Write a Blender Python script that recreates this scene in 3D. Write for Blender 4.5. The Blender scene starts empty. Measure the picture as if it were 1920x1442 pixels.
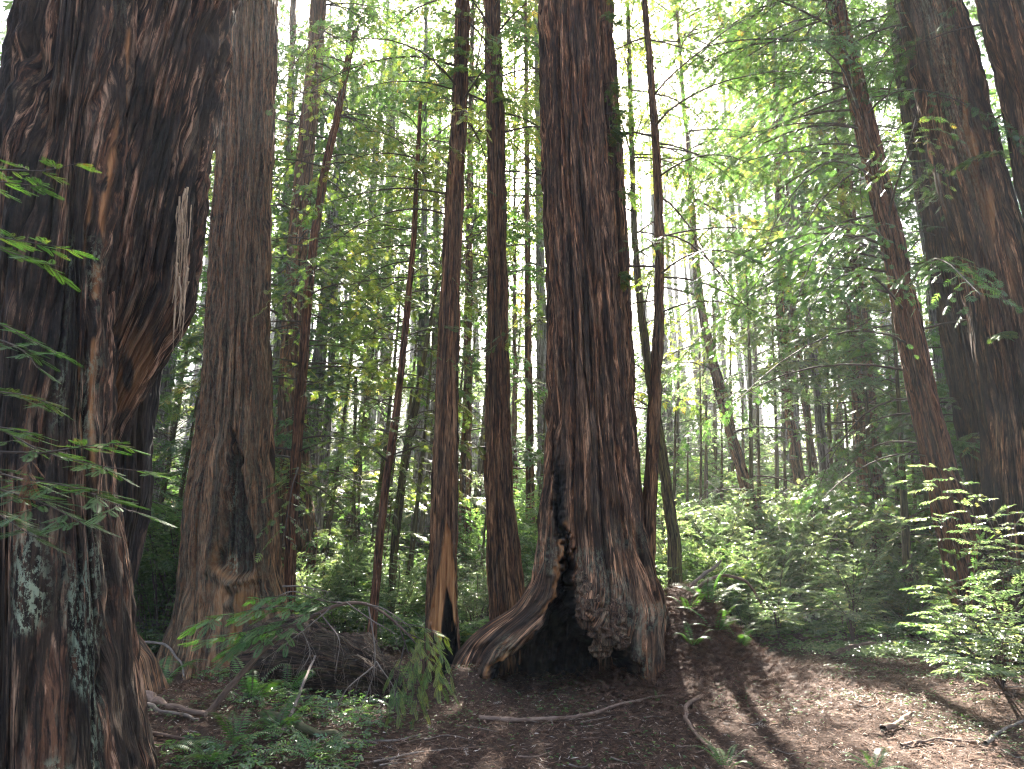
import bpy, math, numpy as np
from mathutils import Vector

# ------------------------------------------------------------------ camera, sky, sun, exposure
sc = bpy.context.scene
COL = sc.collection
PITCH = math.radians(14.4)
CAMZ = 1.6
FPX = 1280.0
cam_d = bpy.data.cameras.new("camera")
cam_d.sensor_width = 36.0
cam_d.lens = 24.0
cam_d.clip_start = 0.05
cam_d.clip_end = 900.0
cam = bpy.data.objects.new("camera", cam_d)
cam.location = (0, 0, CAMZ)
cam.rotation_euler = (math.radians(90) + PITCH, 0, 0)
COL.objects.link(cam)
sc.camera = cam

SUN_AZ = math.radians(3.2)      # from +Y towards +X
SUN_EL = math.radians(41.7)
w = bpy.data.worlds.new("World")
sc.world = w
w.use_nodes = True
nt = w.node_tree
bg = nt.nodes["Background"]
sky = nt.nodes.new("ShaderNodeTexSky")
sky.sky_type = 'NISHITA'
sky.sun_disc = False
sky.sun_elevation = SUN_EL
sky.sun_rotation = SUN_AZ
sky.air_density = 1.0
sky.dust_density = 4.0
sky.ozone_density = 0.4
nt.links.new(sky.outputs[0], bg.inputs[0])
bg.inputs[1].default_value = 0.055
sd = bpy.data.lights.new("sun", 'SUN')
sd.energy = 5.0
sd.angle = math.radians(0.5)
sd.color = (1.0, 0.93, 0.82)
sun = bpy.data.objects.new("sun", sd)
SUN = Vector((math.sin(SUN_AZ) * math.cos(SUN_EL), math.cos(SUN_AZ) * math.cos(SUN_EL), math.sin(SUN_EL)))
sun.rotation_euler = SUN.to_track_quat('Z', 'Y').to_euler()
COL.objects.link(sun)
sc.view_settings.view_transform = 'Standard'
sc.view_settings.look = 'None'
sc.view_settings.exposure = 3.68
sc.view_settings.gamma = 1.0
sc.render.engine = 'CYCLES'
cy = sc.cycles
cy.use_denoising = True
sc.render.filter_size = 1.2
cy.filter_width = 1.2
cy.max_bounces = 7
cy.diffuse_bounces = 4
cy.glossy_bounces = 2
cy.transmission_bounces = 5
cy.transparent_max_bounces = 4
cy.volume_bounces = 1
cy.sample_clamp_indirect = 6.0
cy.caustics_reflective = False
cy.caustics_refractive = False

rng = np.random.default_rng(7)

# ------------------------------------------------------------------ projection helpers (photo pixel, 1920 wide -> metres)
CP, SP = math.cos(PITCH), math.sin(PITCH)
def zpx(y, Y):
    v = (721.0 - np.asarray(y, float)) / FPX
    return CAMZ + Y * (SP + v * CP) / (CP - v * SP)
def xpx(x, y, Y):
    v = (721.0 - np.asarray(y, float)) / FPX
    return (np.asarray(x, float) - 960.0) / FPX * Y / (CP - v * SP)
def at(x, y, Y):
    return np.array([float(xpx(x, y, Y)), Y, float(zpx(y, Y))])
def topx(P):
    dx, dy, dz = P[..., 0], P[..., 1], P[..., 2] - CAMZ
    dep = dy * CP + dz * SP
    dep = np.maximum(dep, .05)
    return 960 + FPX * dx / dep, 721 - FPX * (dz * CP - dy * SP) / dep

# ------------------------------------------------------------------ noise
def _hash(ix, iy, iz, seed):
    h = (ix.astype(np.uint32) * np.uint32(374761393) + iy.astype(np.uint32) * np.uint32(668265263)
         + iz.astype(np.uint32) * np.uint32(2147483647) + np.uint32(seed * 1013904223 & 0xffffffff))
    h = (h ^ (h >> np.uint32(13))) * np.uint32(1274126177)
    h = h ^ (h >> np.uint32(16))
    return (h & np.uint32(0xffffff)).astype(np.float32) / 16777215.0
def noise3(x, y, z, seed=0):
    x = np.asarray(x, np.float32); y = np.asarray(y, np.float32); z = np.asarray(z, np.float32)
    x, y, z = np.broadcast_arrays(x, y, z)
    fx, fy, fz = np.floor(x), np.floor(y), np.floor(z)
    ix, iy, iz = fx.astype(np.int64), fy.astype(np.int64), fz.astype(np.int64)
    tx, ty, tz = x - fx, y - fy, z - fz
    tx = tx * tx * (3 - 2 * tx); ty = ty * ty * (3 - 2 * ty); tz = tz * tz * (3 - 2 * tz)
    def c(a, b, d):
        return _hash((ix + a) & 0xffffffff, (iy + b) & 0xffffffff, (iz + d) & 0xffffffff, seed)
    x00 = c(0,0,0) * (1 - tx) + c(1,0,0) * tx
    x10 = c(0,1,0) * (1 - tx) + c(1,1,0) * tx
    x01 = c(0,0,1) * (1 - tx) + c(1,0,1) * tx
    x11 = c(0,1,1) * (1 - tx) + c(1,1,1) * tx
    a = x00 * (1 - ty) + x10 * ty
    b = x01 * (1 - ty) + x11 * ty
    return a * (1 - tz) + b * tz
def fbm(x, y, z, seed=0, octv=3):
    s = 0; a = .5; t = 0
    for i in range(octv):
        s = s + a * noise3(x * 2 ** i, y * 2 ** i, z * 2 ** i, seed + i * 17)
        t += a; a *= .5
    return s / t
def sstep(a, b, x):
    t = np.clip((x - a) / (b - a), 0, 1)
    return t * t * (3 - 2 * t)

# ------------------------------------------------------------------ terrain
MOUND = at(1235, 1290, 10.0)
def height(x, y):
    x = np.asarray(x, float); y = np.asarray(y, float)
    start = 14.5 + 2.0 * sstep(2, 8, x)
    s = np.maximum(0, y - start)
    h = (0.20 + .07 * sstep(2.5, -1.5, x)) * s * s / (s + 4.0)
    h = h + (fbm(x * .35, y * .35, 0, 5, 3) - .5) * .5 * sstep(9, 16, y) * (1 + .05 * s)
    h = h + (fbm(x * .8, y * .8, 3, 9, 3) - .5) * .10
    # duff heaped against the burnt redwood
    d = np.hypot((x - 2.45) / .72, (y - 10.3) / 1.1)
    h = h + .34 * np.exp(-(np.hypot((x + .60) / .42, (y - 9.12) / .36)) ** 2)
    h = h + 1.02 * np.exp(-d ** 2 * 1.1) + .22 * np.exp(-(np.hypot((x - 3.0) / .9, (y - 10.5) / 1.2)) ** 2)
    # low bank under the shrub at the right, low rise at the left
    h = h + .30 * np.exp(-(((x - 6.6) / 1.6) ** 2 + ((y - 8.2) / 1.8) ** 2))
    h = h + .28 * np.exp(-(((x + 3.4) / 1.3) ** 2 + ((y - 7.4) / 1.6) ** 2))
    return h
def hz(x, y):
    return float(height(x, y))
def on_ground(x, y):
    """photo pixel -> point on the terrain"""
    v = (721.0 - y) / FPX
    d = np.array([(x - 960.0) / FPX, CP - v * SP, SP + v * CP])
    t = np.linspace(2, 90, 6000)
    P = np.array([0, 0, CAMZ]) + t[:, None] * d
    below = P[:, 2] < height(P[:, 0], P[:, 1])
    i = int(np.argmax(below)) if below.any() else len(t) - 1
    return P[i]

# ------------------------------------------------------------------ mesh building
class MB:
    def __init__(s):
        s.v = []; s.f = []; s.m = []; s.a = []; s.n = 0; s.u = []
    def add(s, V, F, mat=0, var=0.5, coord=None):
        V = np.asarray(V, np.float32).reshape(-1, 3); F = np.asarray(F, np.int64).reshape(-1, 4)
        s.v.append(V); s.f.append(F + s.n)
        s.m.append(np.full(len(F), mat, np.int32))
        s.a.append(np.broadcast_to(np.asarray(var, np.float32), (len(V),)))
        s.u.append(V if coord is None else np.asarray(coord, np.float32))
        s.n += len(V)
    def mesh(s, name, mats, smooth=False, attrs=None):
        V = np.concatenate(s.v); F = np.concatenate(s.f)
        me = bpy.data.meshes.new(name)
        me.vertices.add(len(V)); me.vertices.foreach_set("co", V.ravel())
        me.loops.add(F.size); me.loops.foreach_set("vertex_index", F.astype(np.int32).ravel())
        me.polygons.add(len(F))
        me.polygons.foreach_set("loop_start", (np.arange(len(F)) * 4).astype(np.int32))
        me.polygons.foreach_set("material_index", np.concatenate(s.m))
        if smooth:
            me.polygons.foreach_set("use_smooth", np.ones(len(F), bool))
        for mt in mats: me.materials.append(mt)
        at_ = me.attributes.new("var", 'FLOAT', 'POINT'); at_.data.foreach_set("value", np.concatenate(s.a).astype(np.float32))
        bk = me.attributes.new("bk", 'FLOAT_VECTOR', 'POINT'); bk.data.foreach_set("vector", np.concatenate(s.u).astype(np.float32).ravel())
        for k, arr in (attrs or {}).items():
            q = me.attributes.new(k, 'FLOAT', 'POINT'); q.data.foreach_set("value", np.asarray(arr, np.float32).ravel())
        me.update(calc_edges=True)
        return me
def link(name, me, parent=None, loc=None):
    o = bpy.data.objects.new(name, me); COL.objects.link(o)
    if parent is not None: o.parent = parent
    if loc is not None: o.location = loc
    return o
def tag(o, label=None, cat=None, group=None, kind=None):
    if label: o["label"] = label
    if cat: o["category"] = cat
    if group: o["group"] = group
    if kind: o["kind"] = kind
    return o
def empty(name, loc, label=None, cat=None, group=None):
    o = bpy.data.objects.new(name, None); COL.objects.link(o)
    o.location = loc; o.empty_display_size = .2
    return tag(o, label, cat, group)
def copy_thing(src, loc, rz=0, scale=1, label=None, group=None, tilt=(0, 0)):
    r = src.copy(); COL.objects.link(r)
    r.location = loc; r.rotation_euler = (tilt[0], tilt[1], rz)
    r.scale = (scale,) * 3 if np.isscalar(scale) else scale
    if label: r["label"] = label
    if group: r["group"] = group
    for ch in list(src.children):
        c = ch.copy(); COL.objects.link(c); c.parent = r
        for g in ch.children:
            d = g.copy(); COL.objects.link(d); d.parent = c
    return r

def tube(mb, pts, rad, n=6, mat=0, var=.5, rough=0, seed=0):
    P = np.asarray(pts, float); m = len(P)
    R = np.broadcast_to(np.asarray(rad, float), (m,))
    T = np.gradient(P, axis=0); T /= np.linalg.norm(T, axis=1)[:, None] + 1e-9
    ref = np.array([0, 0, 1.0]) if abs(T[:, 2]).mean() < .8 else np.array([1.0, 0, 0])
    A = np.cross(T, ref); A /= np.linalg.norm(A, axis=1)[:, None] + 1e-9
    B = np.cross(T, A)
    th = np.linspace(0, 2 * math.pi, n, endpoint=False)
    rr = R[:, None] * np.ones(n)
    if rough:
        L = np.r_[0, np.cumsum(np.linalg.norm(np.diff(P, axis=0), axis=1))]
        rr = rr * (1 + rough * (noise3(np.cos(th)[None] * 2 + 9, np.sin(th)[None] * 2 + 9, L[:, None] / (np.mean(R) * 4 + 1e-4), seed) - .5) * 2)
    V = P[:, None] + rr[..., None] * (np.cos(th)[None, :, None] * A[:, None] + np.sin(th)[None, :, None] * B[:, None])
    i = np.arange(m - 1)[:, None] * n; j = np.arange(n)[None]; k = (j + 1) % n
    F = np.stack([i + j, i + k, i + n + k, i + n + j], -1).reshape(-1, 4)
    L = np.r_[0, np.cumsum(np.linalg.norm(np.diff(P, axis=0), axis=1))]
    U = np.stack([np.broadcast_to(np.cos(th)[None] * R.mean(), rr.shape), np.broadcast_to(np.sin(th)[None] * R.mean(), rr.shape), np.broadcast_to(L[:, None], rr.shape)], -1)
    mb.add(V.reshape(-1, 3), F, mat, var, U.reshape(-1, 3))
    if m > 1:  # blunt end cap, folded onto the last ring
        e = P[-1] + T[-1] * R[-1] * .6
        ring = V[-1]; q = n // 2
        VV = np.vstack([ring, e[None]])
        FF = [[a, (a + 1) % n, (a + 2) % n, n] for a in range(0, n - 1, 2)]
        mb.add(VV, FF, mat, var)
def smooth_path(keys, n=24):
    K = np.asarray(keys, float)
    d = np.r_[0, np.cumsum(np.linalg.norm(np.diff(K, axis=0), axis=1))]; d /= d[-1]
    t = np.linspace(0, 1, n)
    out = np.stack([np.interp(t, d, K[:, i]) for i in range(K.shape[1])], -1)
    for _ in range(3 if n >= 10 else 1):
        out[1:-1] = .25 * out[:-2] + .5 * out[1:-1] + .25 * out[2:]
    return out

# ------------------------------------------------------------------ materials
def newmat(name):
    m = bpy.data.materials.new(name); m.use_nodes = True
    t = m.node_tree; t.nodes.clear()
    return m, t, t.nodes, t.links
def ramp(N, stops, interp='LINEAR'):
    r = N.new("ShaderNodeValToRGB"); cr = r.color_ramp; cr.interpolation = interp
    while len(cr.elements) < len(stops): cr.elements.new(.5)
    for e, (p, c) in zip(cr.elements, stops):
        e.position = p; e.color = (*c, 1) if len(c) == 3 else c
    return r
def mixc(N, L, f, a, b):
    m = N.new("ShaderNodeMix"); m.data_type = 'RGBA'
    for sock, val in ((m.inputs[0], f), (m.inputs[6], a), (m.inputs[7], b)):
        if hasattr(val, 'is_output'): L.new(val, sock)
        elif isinstance(val, tuple): sock.default_value = (*val, 1)
        else: sock.default_value = val
    return m.outputs[2]
def attr(N, name, out="Fac"):
    a = N.new("ShaderNodeAttribute"); a.attribute_name = name
    return a.outputs[out]
def mapping(N, L, src, scale, loc=(0, 0, 0)):
    m = N.new("ShaderNodeMapping"); L.new(src, m.inputs[0]); m.inputs[3].default_value = scale; m.inputs[1].default_value = loc
    return m.outputs[0]
def ntex(N, L, vec, scale, detail=4, rough=.6, dist=0.0):
    n = N.new("ShaderNodeTexNoise"); L.new(vec, n.inputs["Vector"])
    n.inputs["Scale"].default_value = scale; n.inputs["Detail"].default_value = detail
    n.inputs["Roughness"].default_value = rough; n.inputs["Distortion"].default_value = dist
    return n.outputs["Fac"]

def bark_mat(name, dark, mid, pale, charamt=.5, gray=(.30, .27, .23), grayamt=.25, bump=.8, scale=1.0):
    m, t, N, L = newmat(name)
    out = N.new("ShaderNodeOutputMaterial"); b = N.new("ShaderNodeBsdfPrincipled")
    v = attr(N, "bk", "Vector")
    v1 = mapping(N, L, v, (1, 1, .035)); v2 = mapping(N, L, v, (1, 1, .09), (3, 5, 1)); v3 = mapping(N, L, v, (1, 1, .075), (7, 2, 4))
    strip0 = ntex(N, L, v1, 15 * scale, 7, .62, .0)
    brk = ntex(N, L, mapping(N, L, v, (1, 1, .085), (2, 8, 3)), 40 * scale, 5, .68, .0)
    sm_ = N.new("ShaderNodeMix"); sm_.data_type = 'FLOAT'; sm_.inputs[0].default_value = .40; L.new(strip0, sm_.inputs[2]); L.new(brk, sm_.inputs[3])
    strip = sm_.outputs[0]
    base = ramp(N, [(.44, dark), (.475, mid), (.53, mid), (.56, pale)]); L.new(strip, base.inputs[0])
    # weathered grey fibre
    g = ramp(N, [(.50, (0, 0, 0)), (.55, (1, 1, 1))]); L.new(ntex(N, L, v2, 12 * scale, 6, .65, .0), g.inputs[0])
    mg = N.new("ShaderNodeMath"); mg.operation = 'MULTIPLY'; L.new(g.outputs[0], mg.inputs[0]); mg.inputs[1].default_value = grayamt
    c1 = mixc(N, L, mg.outputs[0], base.outputs[0], gray)
    # charred patches
    ch = ramp(N, [(.475, (0, 0, 0)), (.505, (1, 1, 1))]); L.new(ntex(N, L, v3, 9 * scale, 8, .70, .0), ch.inputs[0])
    mc = N.new("ShaderNodeMath"); mc.operation = 'MULTIPLY'; L.new(ch.outputs[0], mc.inputs[0]); mc.inputs[1].default_value = charamt
    c2 = mixc(N, L, mc.outputs[0], c1, (.030, .019, .012))
    # narrow dark crack lines, and fine fibre tone
    ck = N.new("ShaderNodeMath"); ck.operation = 'SUBTRACT'; L.new(ntex(N, L, mapping(N, L, v, (1, 1, .04), (4, 4, 9)), 13 * scale, 3, .5, .0), ck.inputs[0]); ck.inputs[1].default_value = .5
    ca = N.new("ShaderNodeMath"); ca.operation = 'ABSOLUTE'; L.new(ck.outputs[0], ca.inputs[0])
    cr_ = ramp(N, [(.006, (1, 1, 1)), (.022, (0, 0, 0))]); L.new(ca.outputs[0], cr_.inputs[0])
    c2 = mixc(N, L, cr_.outputs[0], c2, (dark[0] * .7, dark[1] * .7, dark[2] * .7))
    fr_ = ramp(N, [(.40, (.45, .43, .42)), (.50, (1, 1, 1)), (.60, (1.5, 1.45, 1.4))]); L.new(ntex(N, L, mapping(N, L, v, (1, 1, .05), (1, 9, 9)), 95, 4, .7, .0), fr_.inputs[0])
    mu = N.new("ShaderNodeMix"); mu.data_type = 'RGBA'; mu.blend_type = 'MULTIPLY'; mu.inputs[0].default_value = 1; L.new(c2, mu.inputs[6]); L.new(fr_.outputs[0], mu.inputs[7])
    c2 = mu.outputs[2]
    # bare wood, lichen and full char; wood and lichen also carry painted sunlit stripes
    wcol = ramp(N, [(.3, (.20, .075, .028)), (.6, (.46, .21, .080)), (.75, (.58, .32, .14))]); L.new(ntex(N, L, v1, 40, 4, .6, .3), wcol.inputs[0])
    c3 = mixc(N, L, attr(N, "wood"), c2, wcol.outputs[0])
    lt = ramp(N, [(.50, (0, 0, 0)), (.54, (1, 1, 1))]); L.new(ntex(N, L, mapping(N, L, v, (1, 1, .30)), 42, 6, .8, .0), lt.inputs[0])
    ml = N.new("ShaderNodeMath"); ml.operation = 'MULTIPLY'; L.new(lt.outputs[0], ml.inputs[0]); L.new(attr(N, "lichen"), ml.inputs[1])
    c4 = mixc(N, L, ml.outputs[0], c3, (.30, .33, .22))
    cc_ = ramp(N, [(.42, (.004, .0035, .003)), (.62, (.022, .016, .012))]); L.new(ntex(N, L, mapping(N, L, v, (1, 1, .4)), 30, 5, .7), cc_.inputs[0])
    c5 = mixc(N, L, attr(N, "char"), c4, cc_.outputs[0])
    L.new(c5, b.inputs["Base Color"])
    b.inputs["Roughness"].default_value = .85
    b.inputs["Specular IOR Level"].default_value = .25
    bp = N.new("ShaderNodeBump"); bp.inputs["Strength"].default_value = bump; bp.inputs["Distance"].default_value = .035
    fib = ntex(N, L, v1, 60 * scale, 5, .7, .3)
    ad = N.new("ShaderNodeMath"); ad.operation = 'ADD'; L.new(fib, ad.inputs[0]); L.new(strip, ad.inputs[1])
    L.new(ad.outputs[0], bp.inputs["Height"]); L.new(bp.outputs[0], b.inputs["Normal"])
    L.new(b.outputs[0], out.inputs[0])
    return m

def leaf_mat(name, stops, tr=.45, tint=(1.6, 1.9, .7), rough=.42, spec=.5):
    m, t, N, L = newmat(name)
    out = N.new("ShaderNodeOutputMaterial"); b = N.new("ShaderNodeBsdfPrincipled"); tl = N.new("ShaderNodeBsdfTranslucent")
    r = ramp(N, stops); L.new(attr(N, "var"), r.inputs[0])
    oi = N.new("ShaderNodeObjectInfo")
    hs = N.new("ShaderNodeHueSaturation")
    mr = N.new("ShaderNodeMapRange"); L.new(oi.outputs["Random"], mr.inputs[0]); mr.inputs[3].default_value = .75; mr.inputs[4].default_value = 1.25
    mh = N.new("ShaderNodeMapRange"); L.new(oi.outputs["Random"], mh.inputs[0]); mh.inputs[3].default_value = .485; mh.inputs[4].default_value = .51
    L.new(mr.outputs[0], hs.inputs["Value"]); L.new(mh.outputs[0], hs.inputs["Hue"]); L.new(r.outputs[0], hs.inputs["Color"])
    L.new(hs.outputs[0], b.inputs["Base Color"])
    mu = N.new("ShaderNodeMix"); mu.data_type = 'RGBA'; mu.blend_type = 'MULTIPLY'; mu.inputs[0].default_value = 1
    L.new(hs.outputs[0], mu.inputs[6]); mu.inputs[7].default_value = (*tint, 1); mu.clamp_result = False
    L.new(mu.outputs[2], tl.inputs[0])
    b.inputs["Roughness"].default_value = rough; b.inputs["Specular IOR Level"].default_value = spec
    mx = N.new("ShaderNodeMixShader"); mx.inputs[0].default_value = tr
    L.new(b.outputs[0], mx.inputs[1]); L.new(tl.outputs[0], mx.inputs[2]); L.new(mx.outputs[0], out.inputs[0])
    return m

M_BARK = bark_mat("redwood_bark", (.028, .014, .008), (.145, .064, .030), (.42, .215, .115), .72, (.27, .19, .125), .28)
M_BARK2 = bark_mat("redwood_bark_brown", (.030, .014, .007), (.135, .062, .028), (.28, .14, .066), .38, (.21, .15, .095), .28)
M_BARK3 = bark_mat("young_redwood_bark", (.036, .016, .008), (.14, .056, .028), (.25, .11, .055), .22, (.17, .115, .07), .22, .7)
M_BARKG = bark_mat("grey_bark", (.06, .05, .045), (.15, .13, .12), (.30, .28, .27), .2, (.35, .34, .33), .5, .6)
M_BARKSHADE = bark_mat("shaded_redwood_bark", (.014, .008, .005), (.055, .026, .013), (.12, .06, .03), .5, (.09, .065, .04), .2)  # redwood bark with the rear trunk's shade painted in as darker colour
M_BARKL = bark_mat("giant_redwood_bark", (.020, .011, .007), (.105, .048, .026), (.33, .18, .11), .93, (.24, .18, .12), .30, 1.0, 1.25)
M_CHAR = bark_mat("charred_bark", (.014, .011, .010), (.030, .021, .017), (.085, .052, .036), .85, (.12, .10, .085), .12)
M_MOSSB = bark_mat("mossy_bark", (.025, .018, .010), (.085, .060, .030), (.13, .11, .035), .2, (.12, .12, .05), .5, .6)
M_RED = leaf_mat("redwood_needles", [(0, (.030, .060, .024)), (.5, (.058, .105, .036)), (.8, (.10, .150, .046)), (.96, (.18, .20, .06)), (1, (.28, .17, .05))], .48, (1.8, 2.05, 1.0))
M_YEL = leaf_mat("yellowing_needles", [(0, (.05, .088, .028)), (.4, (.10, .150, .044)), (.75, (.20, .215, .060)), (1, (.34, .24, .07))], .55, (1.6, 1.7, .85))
M_BROAD = leaf_mat("broad_leaves", [(0, (.045, .080, .040)), (.5, (.085, .135, .068)), (.85, (.14, .19, .095)), (1, (.24, .22, .09))], .48, (2.1, 2.4, 1.0), .27, 1.0)
M_LIGHT = leaf_mat("light_leaves", [(0, (.075, .115, .065)), (.5, (.13, .175, .105)), (.9, (.21, .24, .15)), (1, (.28, .26, .12))], .48, (1.9, 2.1, 1.15), .25, 1.0)
M_FERN = leaf_mat("fern_green", [(0, (.035, .080, .025)), (.6, (.06, .13, .035)), (.9, (.11, .17, .04)), (1, (.2, .11, .04))], .4)
M_DEADF = leaf_mat("dead_frond", [(0, (.12, .05, .025)), (1, (.24, .12, .06))], .25, (1.2, 1.1, .9), .7, .2)
M_LITTER = leaf_mat("leaf_litter", [(0, (.030, .016, .010)), (.4, (.10, .050, .029)), (.75, (.19, .108, .064)), (.93, (.33, .225, .15)), (1, (.46, .38, .31))], .08, (1, 1, 1), .75, .25)
def stick_mat(name, a, b_):
    m, t, N, L = newmat(name)
    out = N.new("ShaderNodeOutputMaterial"); b = N.new("ShaderNodeBsdfPrincipled")
    v = mapping(N, L, attr(N, "bk", "Vector"), (1, 1, .15))
    r = ramp(N, [(.35, a), (.65, b_)]); L.new(ntex(N, L, v, 60, 4, .7), r.inputs[0])
    L.new(r.outputs[0], b.inputs["Base Color"]); b.inputs["Roughness"].default_value = .8
    bp = N.new("ShaderNodeBump"); bp.inputs["Strength"].default_value = .5; bp.inputs["Distance"].default_value = .004
    L.new(ntex(N, L, v, 160, 3, .6), bp.inputs["Height"]); L.new(bp.outputs[0], b.inputs["Normal"])
    L.new(b.outputs[0], out.inputs[0]); return m
M_STICK = stick_mat("grey_dead_wood", (.09, .065, .05), (.26, .20, .16))
M_STICKB = stick_mat("brown_dead_wood", (.06, .032, .02), (.17, .10, .065))
M_ROOT = stick_mat("root_wood", (.11, .06, .04), (.27, .17, .12))
M_TWIG = stick_mat("twig_bark", (.035, .022, .016), (.085, .055, .038))
M_MOSS = stick_mat("mossy_wood", (.045, .055, .012), (.13, .10, .05))

def ground_mat():
    m, t, N, L = newmat("forest_floor")
    out = N.new("ShaderNodeOutputMaterial"); b = N.new("ShaderNodeBsdfPrincipled")
    g = N.new("ShaderNodeNewGeometry"); P = g.outputs["Position"]
    big = ntex(N, L, P, 1.1, 5, .6, .2)
    fine = ntex(N, L, P, 38, 6, .75, 1.2)
    st = ntex(N, L, mapping(N, L, P, (1, .25, 1)), 60, 4, .7, 1.5)
    r1 = ramp(N, [(.32, (.030, .016, .011)), (.5, (.072, .042, .027)), (.62, (.112, .068, .044)), (.74, (.22, .155, .11))]); L.new(fine, r1.inputs[0])
    r2 = ramp(N, [(.38, (.022, .014, .010)), (.52, (.085, .045, .030)), (.68, (.17, .10, .07))]); L.new(st, r2.inputs[0])
    c = mixc(N, L, .5, r1.outputs[0], r2.outputs[0])
    # green ground plants take over up the slope
    sx = N.new("ShaderNodeSeparateXYZ"); L.new(P, sx.inputs[0])
    mr = N.new("ShaderNodeMapRange"); L.new(sx.outputs[1], mr.inputs[0]); mr.inputs[1].default_value = 13; mr.inputs[2].default_value = 19
    gr = ramp(N, [(.4, (.03, .028, .012)), (.6, (.030, .055, .018))]); L.new(big, gr.inputs[0])
    c2 = mixc(N, L, mr.outputs[0], c, gr.outputs[0])
    L.new(c2, b.inputs["Base Color"]); b.inputs["Roughness"].default_value = .9; b.inputs["Specular IOR Level"].default_value = .2
    bp = N.new("ShaderNodeBump"); bp.inputs["Strength"].default_value = 1; bp.inputs["Distance"].default_value = .03
    ad = N.new("ShaderNodeMath"); ad.operation = 'ADD'; L.new(fine, ad.inputs[0]); L.new(st, ad.inputs[1])
    L.new(ad.outputs[0], bp.inputs["Height"]); L.new(bp.outputs[0], b.inputs["Normal"])
    L.new(b.outputs[0], out.inputs[0]); return m

# ------------------------------------------------------------------ ground
def axis(fine0, fine1, step, lo, hi, grow):
    a = list(np.arange(fine0, fine1, step)); s = step
    while a[-1] < hi: s *= grow; a.append(a[-1] + s)
    s = step; pre = []
    x = fine0
    while x > lo: s *= grow; x -= s; pre.append(x)
    return np.array(pre[::-1] + a)
gx = axis(-5, 8, .04, -320, 320, 1.07); gy = axis(4, 13.5, .04, -60, 420, 1.06)
GX, GY = np.meshgrid(gx, gy)
GZ = height(GX, GY) + (fbm(GX * 9, GY * 9, 1, 3, 3) - .5) * .045 * (GY < 20) - .02
mb = MB(); nx = len(gx)
ii, jj = np.meshgrid(np.arange(len(gy) - 1), np.arange(nx - 1), indexing='ij')
q = ii * nx + jj
mb.add(np.stack([GX, GY, GZ], -1), np.stack([q, q + 1, q + nx + 1, q + nx], -1))
ground = link("ground", mb.mesh("ground", [ground_mat()], True))
tag(ground, "brown forest floor of needles and duff rising into a green slope", kind="structure")

# ------------------------------------------------------------------ trunks
def sdist(px, py, poly):
    """signed distance to polygon (positive inside), pixels"""
    P = np.asarray(poly, float); d = np.full(px.shape, 1e9); inside = np.zeros(px.shape, bool)
    for (x0, y0), (x1, y1) in zip(P, np.roll(P, -1, 0)):
        ex, ey = x1 - x0, y1 - y0
        t = np.clip(((px - x0) * ex + (py - y0) * ey) / (ex * ex + ey * ey + 1e-9), 0, 1)
        d = np.minimum(d, np.hypot(px - x0 - t * ex, py - y0 - t * ey))
        c = ((y0 > py) != (y1 > py)) & (px < (x1 - x0) * (py - y0) / (y1 - y0 + 1e-12) + x0)
        inside ^= c
    return np.where(inside, d, -d)

class Spine:
    pass
def spine(rows, Y, ztop, zbot, dz, dytop=0.0, taper=.6):
    """rows: (y_px, left_px, right_px) top to bottom."""
    r = np.array(sorted(rows), float)
    z = zpx(r[:, 0], Y); xl = xpx(r[:, 1], r[:, 0], Y); xr = xpx(r[:, 2], r[:, 0], Y)
    o = np.argsort(z); z, xl, xr = z[o], xl[o], xr[o]
    cx = (xl + xr) / 2; rad = (xr - xl) / 2
    lo = np.arange(zbot, min(z[-1] + .3, ztop), dz)
    hi = np.arange(lo[-1] + dz * 4, ztop, dz * 8)
    Z = np.r_[lo, hi]
    k = -2 if len(z) < 4 else -3
    sc_ = (cx[-1] - cx[k]) / (z[-1] - z[k]); sr = min(0, (rad[-1] - rad[k]) / (z[-1] - z[k]))
    CX = np.interp(Z, z, cx); RR = np.interp(Z, z, rad)
    up = Z > z[-1]
    CX[up] = cx[-1] + sc_ * (Z[up] - z[-1]) ; RR[up] = np.maximum(rad[-1] + sr * (Z[up] - z[-1]), rad[-1] * .45)
    n = max(3, int(.35 / dz) | 1); ker = np.hanning(n + 2)[1:-1]; ker /= ker.sum()
    def sm(a):
        p = np.pad(a, n // 2, mode='edge'); return np.convolve(p, ker, 'valid')
    CX, RR = sm(CX), sm(RR)
    s = Spine(); s.z, s.cx, s.r = Z, CX, RR
    s.cy = Y + dytop * (Z / ztop)
    s.at = lambda h: np.array([np.interp(h, Z, CX), np.interp(h, Z, s.cy), h])
    s.rad = lambda h: float(np.interp(h, Z, RR))
    return s

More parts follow.
